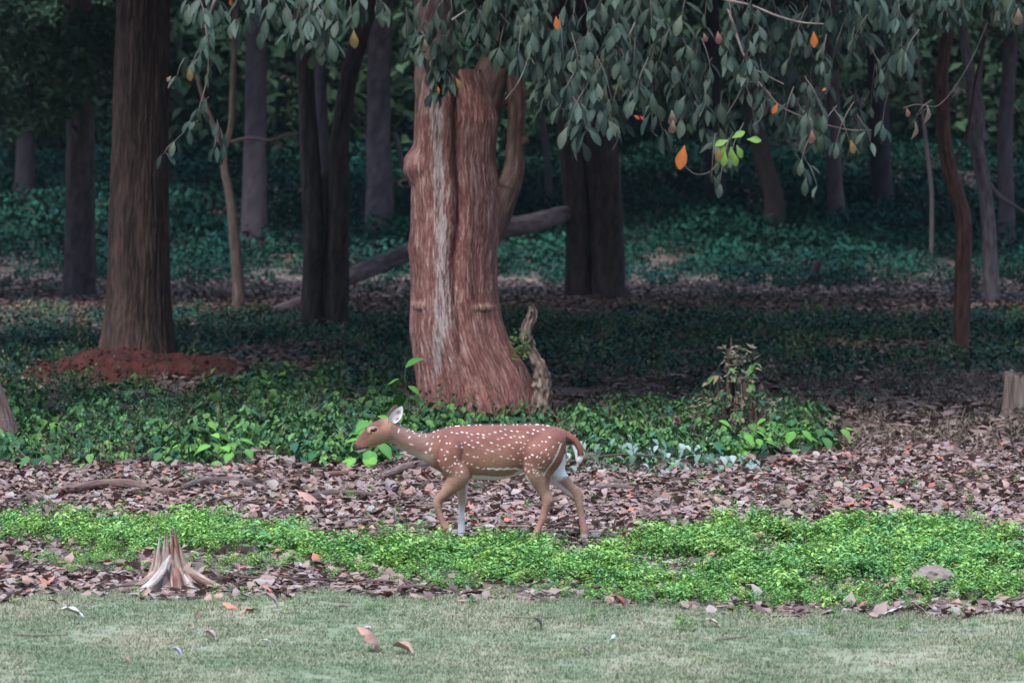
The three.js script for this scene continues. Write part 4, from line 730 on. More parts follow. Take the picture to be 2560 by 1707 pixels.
// thin dry twigs
for (const [pts, label] of [
  [[[1330, 1010], [1380, 1038], [1450, 1072]], 'long thin twig leaning against the foot of the thick tree'],
  [[[1690, 1228], [1740, 1222], [1780, 1230], [1800, 1245]], 'thin pale bent twig on the litter below the silvery leaves'],
  [[[30, 1110], [60, 1140], [80, 1170]], 'dry grass stalk beside the leaning grey brown trunk'],
  [[[100, 1090], [125, 1130], [140, 1160]], 'dry grass stalk among the broadleaf plants by the leaning trunk'],
  [[[120, 1245], [160, 1292], [205, 1325]], 'thin pale twig slanting through the herbs below the fallen branch'],
  [[[520, 1345], [580, 1328], [620, 1312]], 'thin pale twig behind the jagged stump'],
  [[[2130, 1185], [2135, 1130], [2180, 1085], [2240, 1075]], 'arched pale vine stem right of the bright green clump'],
  [[[32, 1592], [110, 1594], [168, 1592]], 'straight thin stick lying on the mown grass'],
  [[[1790, 1605], [1840, 1600], [1870, 1595]], 'small pale stick lying on the grass below the right herbs'],
  [[[1255, 1546], [1320, 1549], [1420, 1547]], 'thin grey stick on the grass under the herbs'],
]) {
  const g0 = pts.map(p => p), a = G(g0[0][0], Math.max(g0[0][1], ...g0.map(p => p[1]))), flat = label.includes('lying on the') || label.includes('stick on') || label.includes('on the litter');
  const w = pts.map(p => { if (flat) { const q = G(p[0], p[1]); q.y += 0.012; return q; } return P(p[0], p[1], -a.z); });
  const b = new GB(); b.tube(w, w.map((_, i) => lerp(0.006, 0.003, i / w.length)), { seg: 6, step: 0.03, col: barkCol([0.2, 0.14, 0.11], [0.42, 0.34, 0.28], 1, 3, 8), disp: barkDisp(0.08, 2, 8, 0.2) });
  const m = mesh('dry_twig', b.geo(w[0]), woodMat, scene); m.position.copy(w[0]); tag(m, label, 'twig', 'thin dry twigs and stalks');
}
// splintered stumps: shell of upright fibres
function stump(name, label, c, o) {
  const g = thing(name, label, 'stump', c), b = new GB(), SEG = 150, rows = 44;
  const top = th => o.h(th) * (1 + o.jag * (nz(Math.cos(th) * 6, Math.sin(th) * 6, 2) + 0.8 * nz(Math.cos(th) * 15, Math.sin(th) * 15, 6) + 0.4 * nz(Math.cos(th) * 34, Math.sin(th) * 34, 9)));
  const ring = (inner) => {
    for (let r = 0; r <= rows; r++) for (let j = 0; j <= SEG; j++) {
      const t = r / rows, th = j / SEG * 6.2832, ca = Math.cos(th), sa = Math.sin(th), hh = top(th), y = t * hh;
      const fl = o.r0 * (o.taper + (1 - o.taper) * Math.pow(1 - clamp(y / o.H), 2.2)) * (1 + 0.1 * nz(ca * 2, sa * 2, 1) + 0.07 * nz(ca * 9, sa * 9, y * 3) + 0.05 * nz(ca * 22, sa * 22, y * 5)) * (1 + o.flare * Math.pow(1 - clamp(y / o.H), 4) * (0.5 + 0.5 * Math.sin(th * 4 + 0.6)));
      const q = inner ? fl * (0.72 - 0.1 * (1 - t)) : fl, yy = inner ? Math.max(o.floor * o.H, y - 0.01) : y;
      const st = nz(ca * 12, sa * 12, y * 2.5), s2 = nz(ca * 30, sa * 30, y * 6), pt = fbm(ca * 2.2 + 5, sa * 2.2, y * 4, 2);
      let col = mixc(o.c0, o.c1, clamp(0.5 + 0.9 * st + 0.5 * s2)); col = mixc(col, o.c2, ss(0.0, 0.35, pt + 0.4 * st)); if (inner) col = mulc(o.c0, 0.8);
      b.v(ca * q * (o.sx || 1), yy - 0.02, sa * q, col, th * 0.6, y / 0.25);
      if (r && j < SEG) { const B = b.p.length / 3 - 1, A = B - SEG - 1; if (!inner) { b.t(A, B, A + 1); b.t(B, B + 1, A + 1); } else { b.t(A, A + 1, B); b.t(B, A + 1, B + 1); } }
    }
  };
  ring(false); const o0 = b.p.length / 3; ring(true);
  for (let j = 0; j < SEG; j++) { const A = rows * (SEG + 1) + j, B = o0 + A; b.t(A, B, A + 1); b.t(B, B + 1, A + 1); }
  mesh('splintered_trunk', b.geo(), woodMat, g);
  for (let i = 0; i < (o.shards || 0); i++) {            // upright splinters of heartwood
    const a = rr(0, 6.28), q = Math.sqrt(R()) * 0.07, x = Math.cos(a) * q - 0.01, z = Math.sin(a) * q - 0.02, h = lerp(0.37, 0.22, q / 0.07) * rr(0.85, 1.08), k = new GB();
    k.tube([V(x * 1.5, 0.1, z * 1.5), V(x * 1.2, h * 0.6, z * 1.2), V(x, h * 0.9, z), V(x * 0.9, h, z)], [0.026, 0.022, 0.012, 0.003], { seg: 7, step: 0.012, col: barkCol(o.c0, pick([o.c1, o.c2, [0.36, 0.19, 0.15]]), 1.2, 5, 5), disp: barkDisp(0.15, 3, 6, 0.3), uvs: 0.3 });
    mesh('splinter', k.geo(), woodMat, g);
  }
  for (const rt of o.roots || []) { const q = new GB(); q.tube(rt.p.map(p => V(...p)), rt.r, { seg: 16, step: 0.012, col: barkCol(rt.c0, rt.c1, 1.2, 6, 5), disp: barkDisp(0.13, 4, 7, 0.4), uvs: 0.3 }); mesh('root', q.geo(), woodMat, g); }
  return g;
}
function splinterStump(label, c) {
  const g = thing('broken_stump', label, 'stump', c);
  const tones = [[[0.3, 0.19, 0.155], [0.52, 0.39, 0.33]], [[0.22, 0.1, 0.075], [0.4, 0.22, 0.17]], [[0.4, 0.34, 0.31], [0.66, 0.6, 0.57]], [[0.36, 0.25, 0.2], [0.58, 0.46, 0.39]]];
  const shard = (name, p, r, flat, ang, tone) => { const b = new GB(); b.tube(p, r, { seg: 12, step: 0.008, col: barkCol(tone[0], tone[1], 1.3, 5, 6), disp: (th, s, m) => (1 - flat * Math.abs(Math.cos(th - ang))) * (1 + 0.2 * nz(Math.cos(th) * 3, Math.sin(th) * 3, m * 9) + 0.14 * nz(Math.cos(th) * 8, Math.sin(th) * 8, m * 5)), uvs: 0.2 }); mesh(name, b.geo(), woodMat, g); };
  for (let i = 0; i < 58; i++) {
    const a = i * 2.39996 + rr(-0.2, 0.2), t = Math.sqrt((i + 0.5) / 58), rb = 0.2 * t, rt = 0.1 * t, bx = Math.cos(a) * rb, bz = Math.sin(a) * rb * 0.8;
    const peak = lerp(0.4, 0.15, Math.pow(t, 1.9)) * (Math.sin(a) > 0.2 && t > 0.4 ? 0.78 : 1), h = peak * rr(0.72, 1.08), tx = Math.cos(a) * rt - 0.018, tz = Math.sin(a) * rt - 0.02;
    shard('splinter', [V(bx * 1.15, -0.02, bz * 1.15), V(lerp(bx, tx, 0.42), h * 0.36, lerp(bz, tz, 0.42)), V(lerp(bx, tx, 0.8), h * 0.76, lerp(bz, tz, 0.8)), V(tx + rr(-0.006, 0.006), h, tz)], [rr(0.03, 0.042), rr(0.026, 0.034), rr(0.014, 0.02), 0.002], 0.45, a, tones[Math.floor(R() * 4)]);
  }
  shard('root', [V(-0.0, 0.22, 0.09), V(-0.035, 0.15, 0.13), V(-0.09, 0.07, 0.18), V(-0.16, 0.02, 0.235), V(-0.22, 0.0, 0.28)], [0.006, 0.028, 0.034, 0.026, 0.01], 0.3, 1, tones[2]);
  shard('root', [V(0.08, 0.13, 0.02), V(0.16, 0.08, 0.04), V(0.25, 0.04, 0.06), V(0.34, 0.01, 0.08)], [0.03, 0.03, 0.022, 0.008], 0.3, 1, tones[0]);
  shard('root', [V(0.03, 0.14, 0.1), V(0.04, 0.08, 0.13), V(0.05, 0.0, 0.16)], [0.02, 0.032, 0.03], 0.3, 1, tones[1]);
  shard('root', [V(-0.1, 0.1, 0.03), V(-0.17, 0.05, 0.06), V(-0.25, 0.01, 0.09)], [0.03, 0.026, 0.01], 0.3, 1, tones[0]);
}
{
  const c = G(425, 1478); c.z -= 0.1;
  splinterStump('jagged pale splintered stump with spreading roots standing in the fallen leaves', c);
  const e = G(2566, 1046);
  stump('broken_stump', 'ribbed grey cut stump standing among dry herbs at the clearing edge', e, { r0: 0.27, taper: 0.85, H: 0.6, flare: 0.15, jag: 0.12, floor: 0.6, c0: [0.14, 0.09, 0.075], c1: [0.42, 0.34, 0.28], c2: [0.3, 0.23, 0.19], h: () => 0.5, roots: [] });
    const g = stump('dead_stump', 'rotten dark stump overgrown with creepers above the bright green clump', G(1842, 1094), { r0: 0.15, taper: 0.6, H: 0.6, flare: 0.6, jag: 0.75, floor: 0.3, c0: [0.06, 0.038, 0.032], c1: [0.2, 0.135, 0.11], c2: [0.34, 0.24, 0.19], h: th => 0.42 + 0.24 * Math.max(0, Math.cos(th + 2.6)), sx: 1.1,
    roots: [{ p: [[-0.1, 0.12, 0], [-0.25, 0.17, -0.05], [-0.4, 0.12, -0.08], [-0.5, 0.0, -0.1]], r: [0.08, 0.075, 0.06, 0.03], c0: [0.03, 0.022, 0.02], c1: [0.11, 0.075, 0.068] }] });
  stump('dead_stump', 'small broken brown stump beside the rotten dark stump', G(1892, 1098), { r0: 0.1, taper: 0.65, H: 0.4, flare: 0.5, jag: 0.9, floor: 0.3, c0: [0.1, 0.055, 0.042], c1: [0.3, 0.19, 0.145], c2: [0.2, 0.12, 0.095], h: th => 0.27 + 0.12 * Math.max(0, Math.cos(th - 0.6)), roots: [] });
  const q = new GB(); for (let i = 0; i < 420; i++) { const up = R() < 0.4, a = rr(0, 6.28), o = up ? V(0.0 + rr(-0.16, 0.16), 0.7 + rr(-0.15, 0.2), rr(-0.12, 0.12)) : V(rr(-0.45, 0.4), rr(0.02, 0.4), 0.1 + rr(-0.15, 0.25)); q.chip(o, V(Math.cos(a), rr(-0.6, 0.9), Math.sin(a)), V(0, 1, rr(0, 1)), rr(0.04, 0.1), rr(0.015, 0.04), pick([[0.12, 0.14, 0.09], [0.2, 0.16, 0.12], [0.08, 0.12, 0.07], [0.27, 0.21, 0.16]])); }
  const tf = mesh('withered_creeper', q.geo(), dryMat, g); tf.userData.kind = 'stuff';
}
(() => {
  const c = G(1858, 1098), t = thing('creeper_shrub', 'loose leafy creeper scrambling over the rotten dark stump', 'shrub', c), st = new GB();
  const gl = [[0.045, 0.12, 0.05], [0.03, 0.085, 0.05], [0.09, 0.19, 0.055], [0.2, 0.16, 0.1], [0.13, 0.16, 0.1]].map(q => new GB().leaf(V(0, 0, 0), V(0, 0, 1), V(0, 1, 0), 1, 0.66, { rows: 3, shape: 2, curl: 0.6, fold: 0.25, col: q, rib: 1.15 }).geo());
  for (let i = 0; i < 24; i++) {
    const a = rr(0, 6.28), r0 = rr(0, 0.3), h = rr(0.2, 0.72), out = rr(0.05, 0.4), p0 = V(Math.cos(a) * r0, 0, Math.sin(a) * r0 * 0.6), p1 = V(Math.cos(a) * (r0 + out * 0.4), h, Math.sin(a) * (r0 + out * 0.4) * 0.6 + 0.08), p2 = V(Math.cos(a) * (r0 + out), h * rr(0.5, 1.15), Math.sin(a) * (r0 + out) * 0.6 + 0.1);
    st.tube([p0, p1, p2], [0.005, 0.004, 0.002], { seg: 4, col: pick([[0.1, 0.1, 0.06], [0.2, 0.15, 0.11]]), cap: false });
    for (let k = 0; k < 7; k++) { const u = rr(0.25, 1), p = u < 0.5 ? p0.clone().lerp(p1, u * 2) : p1.clone().lerp(p2, u * 2 - 1), m = mesh('leaf', h > 0.55 ? pick(gl.slice(2)) : pick(gl.slice(0, 4)), herbMat, t); const e = rr(0, 6.28), dir = V(Math.cos(e), rr(-0.8, 0.1), Math.sin(e)).normalize(), up = V(0, 1, 0.3), y = up.addScaledVector(dir, -up.dot(dir)).normalize(), x = V().crossVectors(y, dir), s = rr(0.05, 0.11); new THREE.Matrix4().makeBasis(x, y, dir).scale(V(s, s, s)).setPosition(p).decompose(m.position, m.quaternion, m.scale); }
  }
  mesh('stem', st.geo(), woodMat, t);
})();
(() => {                                               // clod of earth in the herbs
  const c = G(2335, 1468), g = new THREE.IcosahedronGeometry(0.11, 4), p = g.attributes.position, col = [];
  for (let i = 0; i < p.count; i++) { const v = V().fromBufferAttribute(p, i), n = v.clone().normalize(), k = 1 + 0.35 * fbm(n.x * 1.6, n.y * 1.6, n.z * 1.6, 2) + 0.12 * nz(n.x * 7, n.y * 7, n.z * 7); v.multiplyScalar(k); v.x *= 1.15; v.y = v.y * 0.8 + 0.05; p.setXYZ(i, v.x, v.y, v.z); const t = clamp(0.5 + 0.8 * fbm(n.x * 5, n.y * 5, n.z * 5, 2)); col.push(...mixc([0.17, 0.12, 0.105], [0.33, 0.26, 0.24], t)); }
  g.setAttribute('color', new THREE.Float32BufferAttribute(col, 3)); g.computeVertexNormals();
  const m = mesh('rock', g, soilMat, scene); m.position.copy(c); tag(m, 'rough grey brown rock half hidden in the green herbs', 'rock');
})();
// ---------------------------------------------------------------- thicket and wood beyond
const bushHazeTone = [[0.008, 0.05, 0.037], [0.019, 0.083, 0.058]];  // bluish tint puts the distance haze into the leaf colour
const bushGeo = clumpGeo(110, 0.75, 0.17, 0.1, bushHazeTone, 0.7);
{
  const mats = [], cols = [];
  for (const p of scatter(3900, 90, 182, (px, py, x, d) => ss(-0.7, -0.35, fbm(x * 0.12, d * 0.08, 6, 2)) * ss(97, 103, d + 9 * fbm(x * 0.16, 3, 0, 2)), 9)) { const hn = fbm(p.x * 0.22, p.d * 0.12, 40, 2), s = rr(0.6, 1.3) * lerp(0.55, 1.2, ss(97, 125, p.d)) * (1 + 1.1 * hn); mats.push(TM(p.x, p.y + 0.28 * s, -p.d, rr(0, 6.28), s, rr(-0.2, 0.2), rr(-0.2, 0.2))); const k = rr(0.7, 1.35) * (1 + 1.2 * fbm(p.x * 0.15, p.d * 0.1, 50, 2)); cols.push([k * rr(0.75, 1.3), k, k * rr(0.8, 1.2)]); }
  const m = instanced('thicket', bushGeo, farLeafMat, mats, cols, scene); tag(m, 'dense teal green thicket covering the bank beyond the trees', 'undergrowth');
}
{
  const mats = [], cols = [], geo = clumpGeo(120, 1, 0.3, 0.17, crownTone);
  for (let i = 0; i < 1900; i++) {
    const d = rr(150, 232), w = 0.138 * d + 26, x = rr(-w, w), h0 = H(x, d), y = h0 + rr(0.5, 17) ;
    mats.push(TM(x, y, -d, rr(0, 6.28), rr(1.5, 3.0))); const k = rr(0.6, 1.25); cols.push([k, k, k * rr(0.9, 1.1)]);
  }
  for (let i = 0; i < 520; i++) { const d = rr(232, 250), x = rr(-62, 62); mats.push(TM(x, H(x, d) + rr(0, 20), -d, rr(0, 6.28), rr(3, 5))); cols.push([0.9, 0.9, 0.9]); }
  for (let i = 0; i < 190; i++) {                       // the low dark foliage hanging in from the upper left and upper right
    const left = R() < 0.6, px = left ? rr(-200, 300) : rr(2260, 2700), py = left ? rr(-100, lut([[-200, 330], [120, 300], [250, 180], [300, 60]], px)) : rr(-100, 60), p = P(px, py, left && px > 60 && py > 60 ? rr(83, 90) : rr(96, 120));
    mats.push(TM(p.x, p.y, p.z, rr(0, 6.28), rr(0.6, 1.1))); const k = rr(0.7, 1.2); cols.push([k, k, k]);
  }
  tag(instanced('distant_wood', geo, farLeafMat, mats, cols, scene), 'dark mass of foliage of the distant wood behind the trunks', 'foliage');
}
// ---------------------------------------------------------------- leaf litter
const dryTones = [[0.31, 0.21, 0.175], [0.31, 0.235, 0.21], [0.22, 0.148, 0.125], [0.38, 0.24, 0.195], [0.13, 0.088, 0.075], [0.34, 0.285, 0.26]];
function dryGeo(len, wid, col, curl, rows = 4) {       // a curled dead leaf lying on its back
  const b = new GB().leaf(V(0, 0, 0), V(0, 0, 1), V(0, 1, 0), len, wid, { rows, shape: pick([0, 1]), curl, fold: rr(-0.7, 0.8), col, wave: rr(0.04, 0.14), rib: 0.85 });
  const g = b.geo(); g.computeBoundingBox(); const c = g.boundingBox; g.translate(0, -c.min.y, -(c.min.z + c.max.z) / 2); return g;
}
const toneOf = new Map(), toneNames = ['brown', 'pale mauve', 'dark brown', 'tan', 'blackish brown', 'pale grey'];
const dryGeos = []; for (const c of dryTones) for (let i = 0; i < 3; i++) { const g = dryGeo(1, rr(0.45, 0.68), c, rr(-0.5, 1.7)); toneOf.set(g, toneNames[dryTones.indexOf(c)]); dryGeos.push(g); }
const reddish = [[0.5, 0.19, 0.13], [0.46, 0.15, 0.1]];
const redGeos = reddish.map(c => { const g = dryGeo(1, 0.55, c, 1.1); toneOf.set(g, 'reddish orange'); return g; });
{
  const pts = scatter(62000, 21, 36.5, (px, py) => litterD(px, py), 1.2), rest = new Map(), edge = [];
  for (const p of pts) {
    const s = rr(0.045, 0.118) * (R() < 0.12 ? 1.4 : 1), g = R() < 0.035 ? pick(redGeos) : pick(dryGeos);
    p.g = g; p.m = TM(p.x, p.y - 0.004 + (R() < 0.3 ? rr(0, 0.03) : 0), -p.d, rr(0, 6.28), s, rr(-0.2, 0.2), rr(-0.2, 0.2), s * rr(0.3, 0.8)); p.s = s;
    p.rank = s / p.d * (p.py > lawnEdge(clamp(p.px, 0, 2560)) - 55 ? 2 : 1) * (p.px > 0 && p.px < 2560 ? 1 : 0);
  }
  pts.sort((a, b) => b.rank - a.rank);
  pts.forEach((p, i) => {
    if (i < 270) { const m = mesh('dry_leaf', p.g, dryMat, scene); p.m.decompose(m.position, m.quaternion, m.scale); const q = clamp(p.px, 0, 2560), where = p.py > lawnEdge(q) + 4 ? 'dry leaf lying out on the mown grass' : p.py > lawnEdge(q) - 60 ? 'dry leaf in the strip of leaves along the lawn edge' : p.py > herbTop(q) ? 'dry leaf lying among the low green herbs' : p.px > 980 && p.px < 1440 ? 'dry leaf in the litter under the deer' : p.px < 980 ? 'dry leaf in the litter in front of the broadleaf plants' : 'dry leaf in the litter band between the herbs and the green clump', l = toneOf.get(p.g) + ' ' + where; tag(m, l, 'leaf', l.replace('dry leaf', 'dry leaves')); }
    else { if (!rest.has(p.g)) rest.set(p.g, []); rest.get(p.g).push(p.m); }
  });
  for (const [g, ms] of rest) { const m = instanced('leaf_litter', g, dryMat, ms, ms.map(() => { const k = rr(0.65, 1.25); return [k, k * rr(0.93, 1.03), k * rr(0.92, 1.1)]; }), scene); tag(m, 'carpet of brown dead leaves covering the ground round the deer', 'leaf litter'); }
}
{
  const b = new GB(); b.tube([V(-0.5, 0.01, 0), V(-0.15, 0.05, 0.06), V(0.2, 0.02, -0.04), V(0.5, 0.04, 0.05)], [0.02, 0.018, 0.014, 0.007], { seg: 5, col: [0.22, 0.155, 0.13] }); b.tube([V(-0.1, 0.04, 0.05), V(0.1, 0.12, 0.2), V(0.2, 0.1, 0.34)], [0.012, 0.009, 0.005], { seg: 4, col: [0.22, 0.155, 0.13] });
  const g = b.geo(), ms = [], cs = [];
  for (const p of scatter(1500, 21, 37, (px, py) => litterD(px, py), 1)) { const q = rr(0.12, 0.45), k = rr(0.5, 1.6); ms.push(TM(p.x, p.y + 0.02, -p.d, rr(0, 6.28), q, rr(-0.15, 0.15), rr(-0.15, 0.15))); cs.push([k, k, k]); }
  tag(instanced('litter_twigs', g, woodMat, ms, cs, scene), 'small broken twigs strewn through the dead leaves', 'twigs');
}
// patches of litter further back
const patch = (() => { const b = new GB(); for (let i = 0; i < 46; i++) { const a = rr(0, 6.28), q = Math.sqrt(R()) * 0.5, c = mulc(pick(dryTones), rr(0.5, 1.0)); b.chip(V(Math.cos(a) * q, rr(0.005, 0.05), Math.sin(a) * q), V(rr(-1, 1), rr(-0.15, 0.45), rr(-1, 1)), V(rr(-0.5, 0.5), 1, rr(-0.5, 0.5)), rr(0.09, 0.17), rr(0.05, 0.09), c); } return b.geo(); })();
{
  const mats = [], cols = [];
  for (const p of scatter(7000, 35, 104, (px, py, x, d) => { const back = ss(805, 780, py) * ss(690, 705, py) * ss(-0.4, 0, fbm(x * 0.3, d * 0.1, 4, 2)), right = px > 1300 ? ss(900, 950, py) * 0.7 : 0.05; return Math.max(back, right, 0.55 * (1 - darkD(px, py, x, d))) * (1 - coverD(px, py, x, d)); }, 2)) { const k = rr(0.6, 1.15); mats.push(TM(p.x, p.y, -p.d, rr(0, 6.28), rr(0.8, 1.4))); cols.push([k, k, k * rr(0.95, 1.15)]); }
  tag(instanced('litter_patches', patch, dryMat, mats, cols, scene), 'dull dead leaves strewn under the trees further back', 'leaf litter');
}
// ---------------------------------------------------------------- herbs at the deer's feet
function herbGeo(n, tall, tone) {
  const b = new GB();
  for (let s = 0; s < n; s++) {
    const a = rr(0, 6.28), q = rr(0, 0.07), x = Math.cos(a) * q, z = Math.sin(a) * q, h = tall * rr(0.55, 1.15), lx = rr(-0.035, 0.035), lz = rr(-0.035, 0.035), c = mulc(mixc(tone[0], tone[1], R()), rr(0.8, 1.2));
    b.tube([V(x, 0, z), V(x + lx * 0.5, h * 0.5, z + lz * 0.5), V(x + lx, h, z + lz)], [0.0018, 0.0015, 0.001], { seg: 3, col: mulc(c, 0.8), cap: false });
    const k = 5 + Math.floor(R() * 4);
    for (let i = 0; i < k; i++) {
      const t = lerp(0.3, 1, (i + R() * 0.5) / k), ang = i * 2.4 + rr(-0.4, 0.4), dir = V(Math.cos(ang), rr(0.05, 0.75), Math.sin(ang));
      b.leaf(V(x + lx * t, h * t, z + lz * t), dir, V(0, 1, 0), rr(0.026, 0.05), rr(0.013, 0.022), { rows: 2, curl: 0.6, fold: 0.35, col: mulc(c, rr(0.85, 1.2)), rib: 1.05 });
    }
  }
  return b.geo();
}
const herbTone = [[0.13, 0.3, 0.07], [0.23, 0.42, 0.11]];
{
  const gs = [herbGeo(6, 0.1, herbTone), herbGeo(6, 0.13, [[0.09, 0.25, 0.08], [0.16, 0.35, 0.11]]), herbGeo(5, 0.11, [[0.18, 0.34, 0.075], [0.28, 0.45, 0.12]])], ms = gs.map(() => []), cs = gs.map(() => []);
  for (const p of scatter(13500, 21, 29.5, herbD, 1.2)) { const i = Math.floor(R() * 3), k = rr(0.8, 1.2), s = rr(0.75, 1.35) * (1 + 0.7 * fbm(p.x * 1.7, p.d * 1.4, 77, 2)) * (p.px > 850 ? 1.08 : 0.88) * lerp(0.5, 1, ss(0, 75, herbBot(p.px) - p.py)) * (R() < 0.05 ? 1.45 : 1); ms[i].push(TM(p.x, p.y, -p.d, rr(0, 6.28), s, rr(-0.15, 0.15), rr(-0.15, 0.15))); cs[i].push([k, k, k * rr(0.8, 1.15)]); }
  for (const p of scatter(2600, 20, 32, (px, py, x, d) => 0.16 * litterD(px, py) + (py > lawnEdge(px) && py < lawnEdge(px) + 60 ? 0.05 : 0), 1)) { const i = Math.floor(R() * 3); ms[i].push(TM(p.x, p.y, -p.d, rr(0, 6.28), rr(0.35, 0.7))); cs[i].push([0.9, 0.95, 1]); }
  gs.forEach((g, i) => tag(instanced('low_herbs', g, herbMat, ms[i], cs[i], scene), 'bright green small leaved herbs growing along the lawn edge', 'ground cover'));
}
// ---------------------------------------------------------------- mown grass
{
  const mk = (tone) => { const b = new GB(); for (let i = 0; i < 16; i++) { const a = rr(0, 6.28), q = Math.sqrt(R()) * 0.045, x = Math.cos(a) * q, z = Math.sin(a) * q, h = rr(0.006, 0.02), c = mulc(pick(tone), rr(0.75, 1.2)), la = rr(0, 6.28), l = rr(0.3, 1.1) * h, w = rr(0.0012, 0.0022), sx = Math.sin(la) * w, sz = -Math.cos(la) * w; const A = b.v(x - sx, 0, z - sz, mulc(c, 0.9)), B = b.v(x + sx, 0, z + sz, mulc(c, 0.9)), C = b.v(x + Math.cos(la) * l * 0.4 - sx * .8, h * 0.6, z + Math.sin(la) * l * 0.4 - sz * .8, c), D = b.v(x + Math.cos(la) * l * 0.4 + sx * .8, h * 0.6, z + Math.sin(la) * l * 0.4 + sz * .8, c), E = b.v(x + Math.cos(la) * l, h, z + Math.sin(la) * l, c); b.t(A, B, C); b.t(B, D, C); b.t(C, D, E); } return b.geo(); };
  const gs = [mk([[0.185, 0.24, 0.14], [0.22, 0.26, 0.16]]), mk([[0.37, 0.34, 0.24], [0.25, 0.265, 0.17], [0.3, 0.295, 0.2]]), mk([[0.145, 0.22, 0.115], [0.19, 0.245, 0.14]])], ms = gs.map(() => []), cs = gs.map(() => []);
  for (const p of scatter(52000, 16.5, 23.6, (px, py, x, d) => ss(-14, 10, py - lawnEdge(px)) * clamp(0.75 + 1.2 * fbm(x * 1.5, d * 1.2, 6, 2), 0.25, 1), 1.2)) {
    const n = fbm(p.x * 1.3, p.d * 0.7, 33, 3), i = R() < clamp(0.35 + 1.5 * n) ? 1 : (R() < 0.5 ? 0 : 2), k = rr(0.85, 1.2); ms[i].push(TM(p.x, p.y, -p.d, rr(0, 6.28), rr(0.7, 1.25))); cs[i].push([k, k, k]); }
  gs.forEach((g, i) => tag(instanced('mown_grass', g, dryMat, ms[i], cs[i], scene), 'short pale mown grass of the lawn in front', 'grass'));
}
// ---------------------------------------------------------------- broad leaved plants
const broadTones = [[0.018, 0.07, 0.034], [0.034, 0.11, 0.044], [0.06, 0.155, 0.05], [0.024, 0.085, 0.05]];
const broadLeaf = broadTones.map((c, i) => new GB().leaf(V(0, 0, 0), V(0, 0, 1), V(0, 1, 0), 1, 0.78, { rows: 4, shape: 2, curl: 0.5 + 0.2 * i, fold: 0.18, col: c, rib: 1.2 }).geo());
function plantLeaves(n, spread, tall) {                 // positions of the leaves of one plant
  const out = [];
  for (let i = 0; i < n; i++) { const a = i * 2.4 + rr(-0.5, 0.5), q = spread * Math.sqrt((i + 0.5) / n) * rr(0.7, 1.2), h = tall * (1 - 0.6 * (q / spread) ** 2) * rr(0.6, 1.15); out.push({ o: V(Math.cos(a) * q * 0.5, h, Math.sin(a) * q * 0.5), a, tilt: rr(-0.1, 0.75), len: rr(0.09, 0.155) }); }
  return out;
}
const leafM4 = l => { const dir = V(Math.cos(l.a), -Math.sin(l.tilt) * 0.9, Math.sin(l.a)).normalize(), up = V(Math.cos(l.a) * 0.25, 1, Math.sin(l.a) * 0.25 + 0.3), y = up.addScaledVector(dir, -up.dot(dir)).normalize(), x = V().crossVectors(y, dir); return new THREE.Matrix4().makeBasis(x, y, dir).scale(V(l.len, l.len, l.len)).setPosition(l.o); };
function weedGeo() {                                    // upright weeds with narrow leaves, and some grass
  const b = new GB();
  for (let s = 0; s < 5; s++) {
    const x = rr(-0.2, 0.2), z = rr(-0.2, 0.2), h = rr(0.14, 0.42), lx = rr(-0.1, 0.1), lz = rr(-0.1, 0.1), c = pick([[0.05, 0.12, 0.045], [0.09, 0.17, 0.06], [0.04, 0.09, 0.05], [0.17, 0.18, 0.1]]);
    b.tube([V(x, 0, z), V(x + lx * 0.5, h * 0.5, z + lz * 0.5), V(x + lx, h, z + lz)], [0.004, 0.003, 0.0015], { seg: 3, col: mulc(c, 0.8), cap: false });
    for (let i = 0; i < 9; i++) { const t = lerp(0.2, 1, i / 8), a = i * 2.4; b.leaf(V(x + lx * t, h * t, z + lz * t), V(Math.cos(a), rr(-0.3, 0.7), Math.sin(a)), V(0, 1, 0), rr(0.05, 0.1), rr(0.018, 0.034), { rows: 2, curl: 0.8, fold: 0.3, col: mulc(c, rr(0.8, 1.2)) }); }
  }
  for (let i = 0; i < 12; i++) { const a = rr(0, 6.28); b.leaf(V(rr(-0.15, 0.15), 0, rr(-0.15, 0.15)), V(Math.cos(a) * 0.4, 1, Math.sin(a) * 0.4), V(Math.cos(a), 0, Math.sin(a)), rr(0.12, 0.3), 0.007, { rows: 3, curl: 1.2, col: pick([[0.08, 0.15, 0.05], [0.2, 0.19, 0.11]]) }); }
  return b.geo();
}
function plantGeo(n, spread, tall, tone, ls = 1) {
  const b = new GB();
  for (const l of plantLeaves(n, spread, tall)) {
    const c = mulc(pick(tone), rr(0.75, 1.25)), dir = V(Math.cos(l.a), -Math.sin(l.tilt) * 0.9, Math.sin(l.a));
    b.leaf(l.o, dir, V(Math.cos(l.a) * 0.25, 1, Math.sin(l.a) * 0.25 + 0.3), l.len * ls, l.len * 0.78 * ls, { rows: ls < 1 ? 2 : 3, shape: 2, curl: 0.6, fold: 0.18, col: c, rib: 1.15 });
    b.tube([V(l.o.x * 0.2, 0, l.o.z * 0.2), l.o], [0.003, 0.002], { seg: 3, col: mulc(c, 0.7), cap: false });
  }
  return b.geo();
}
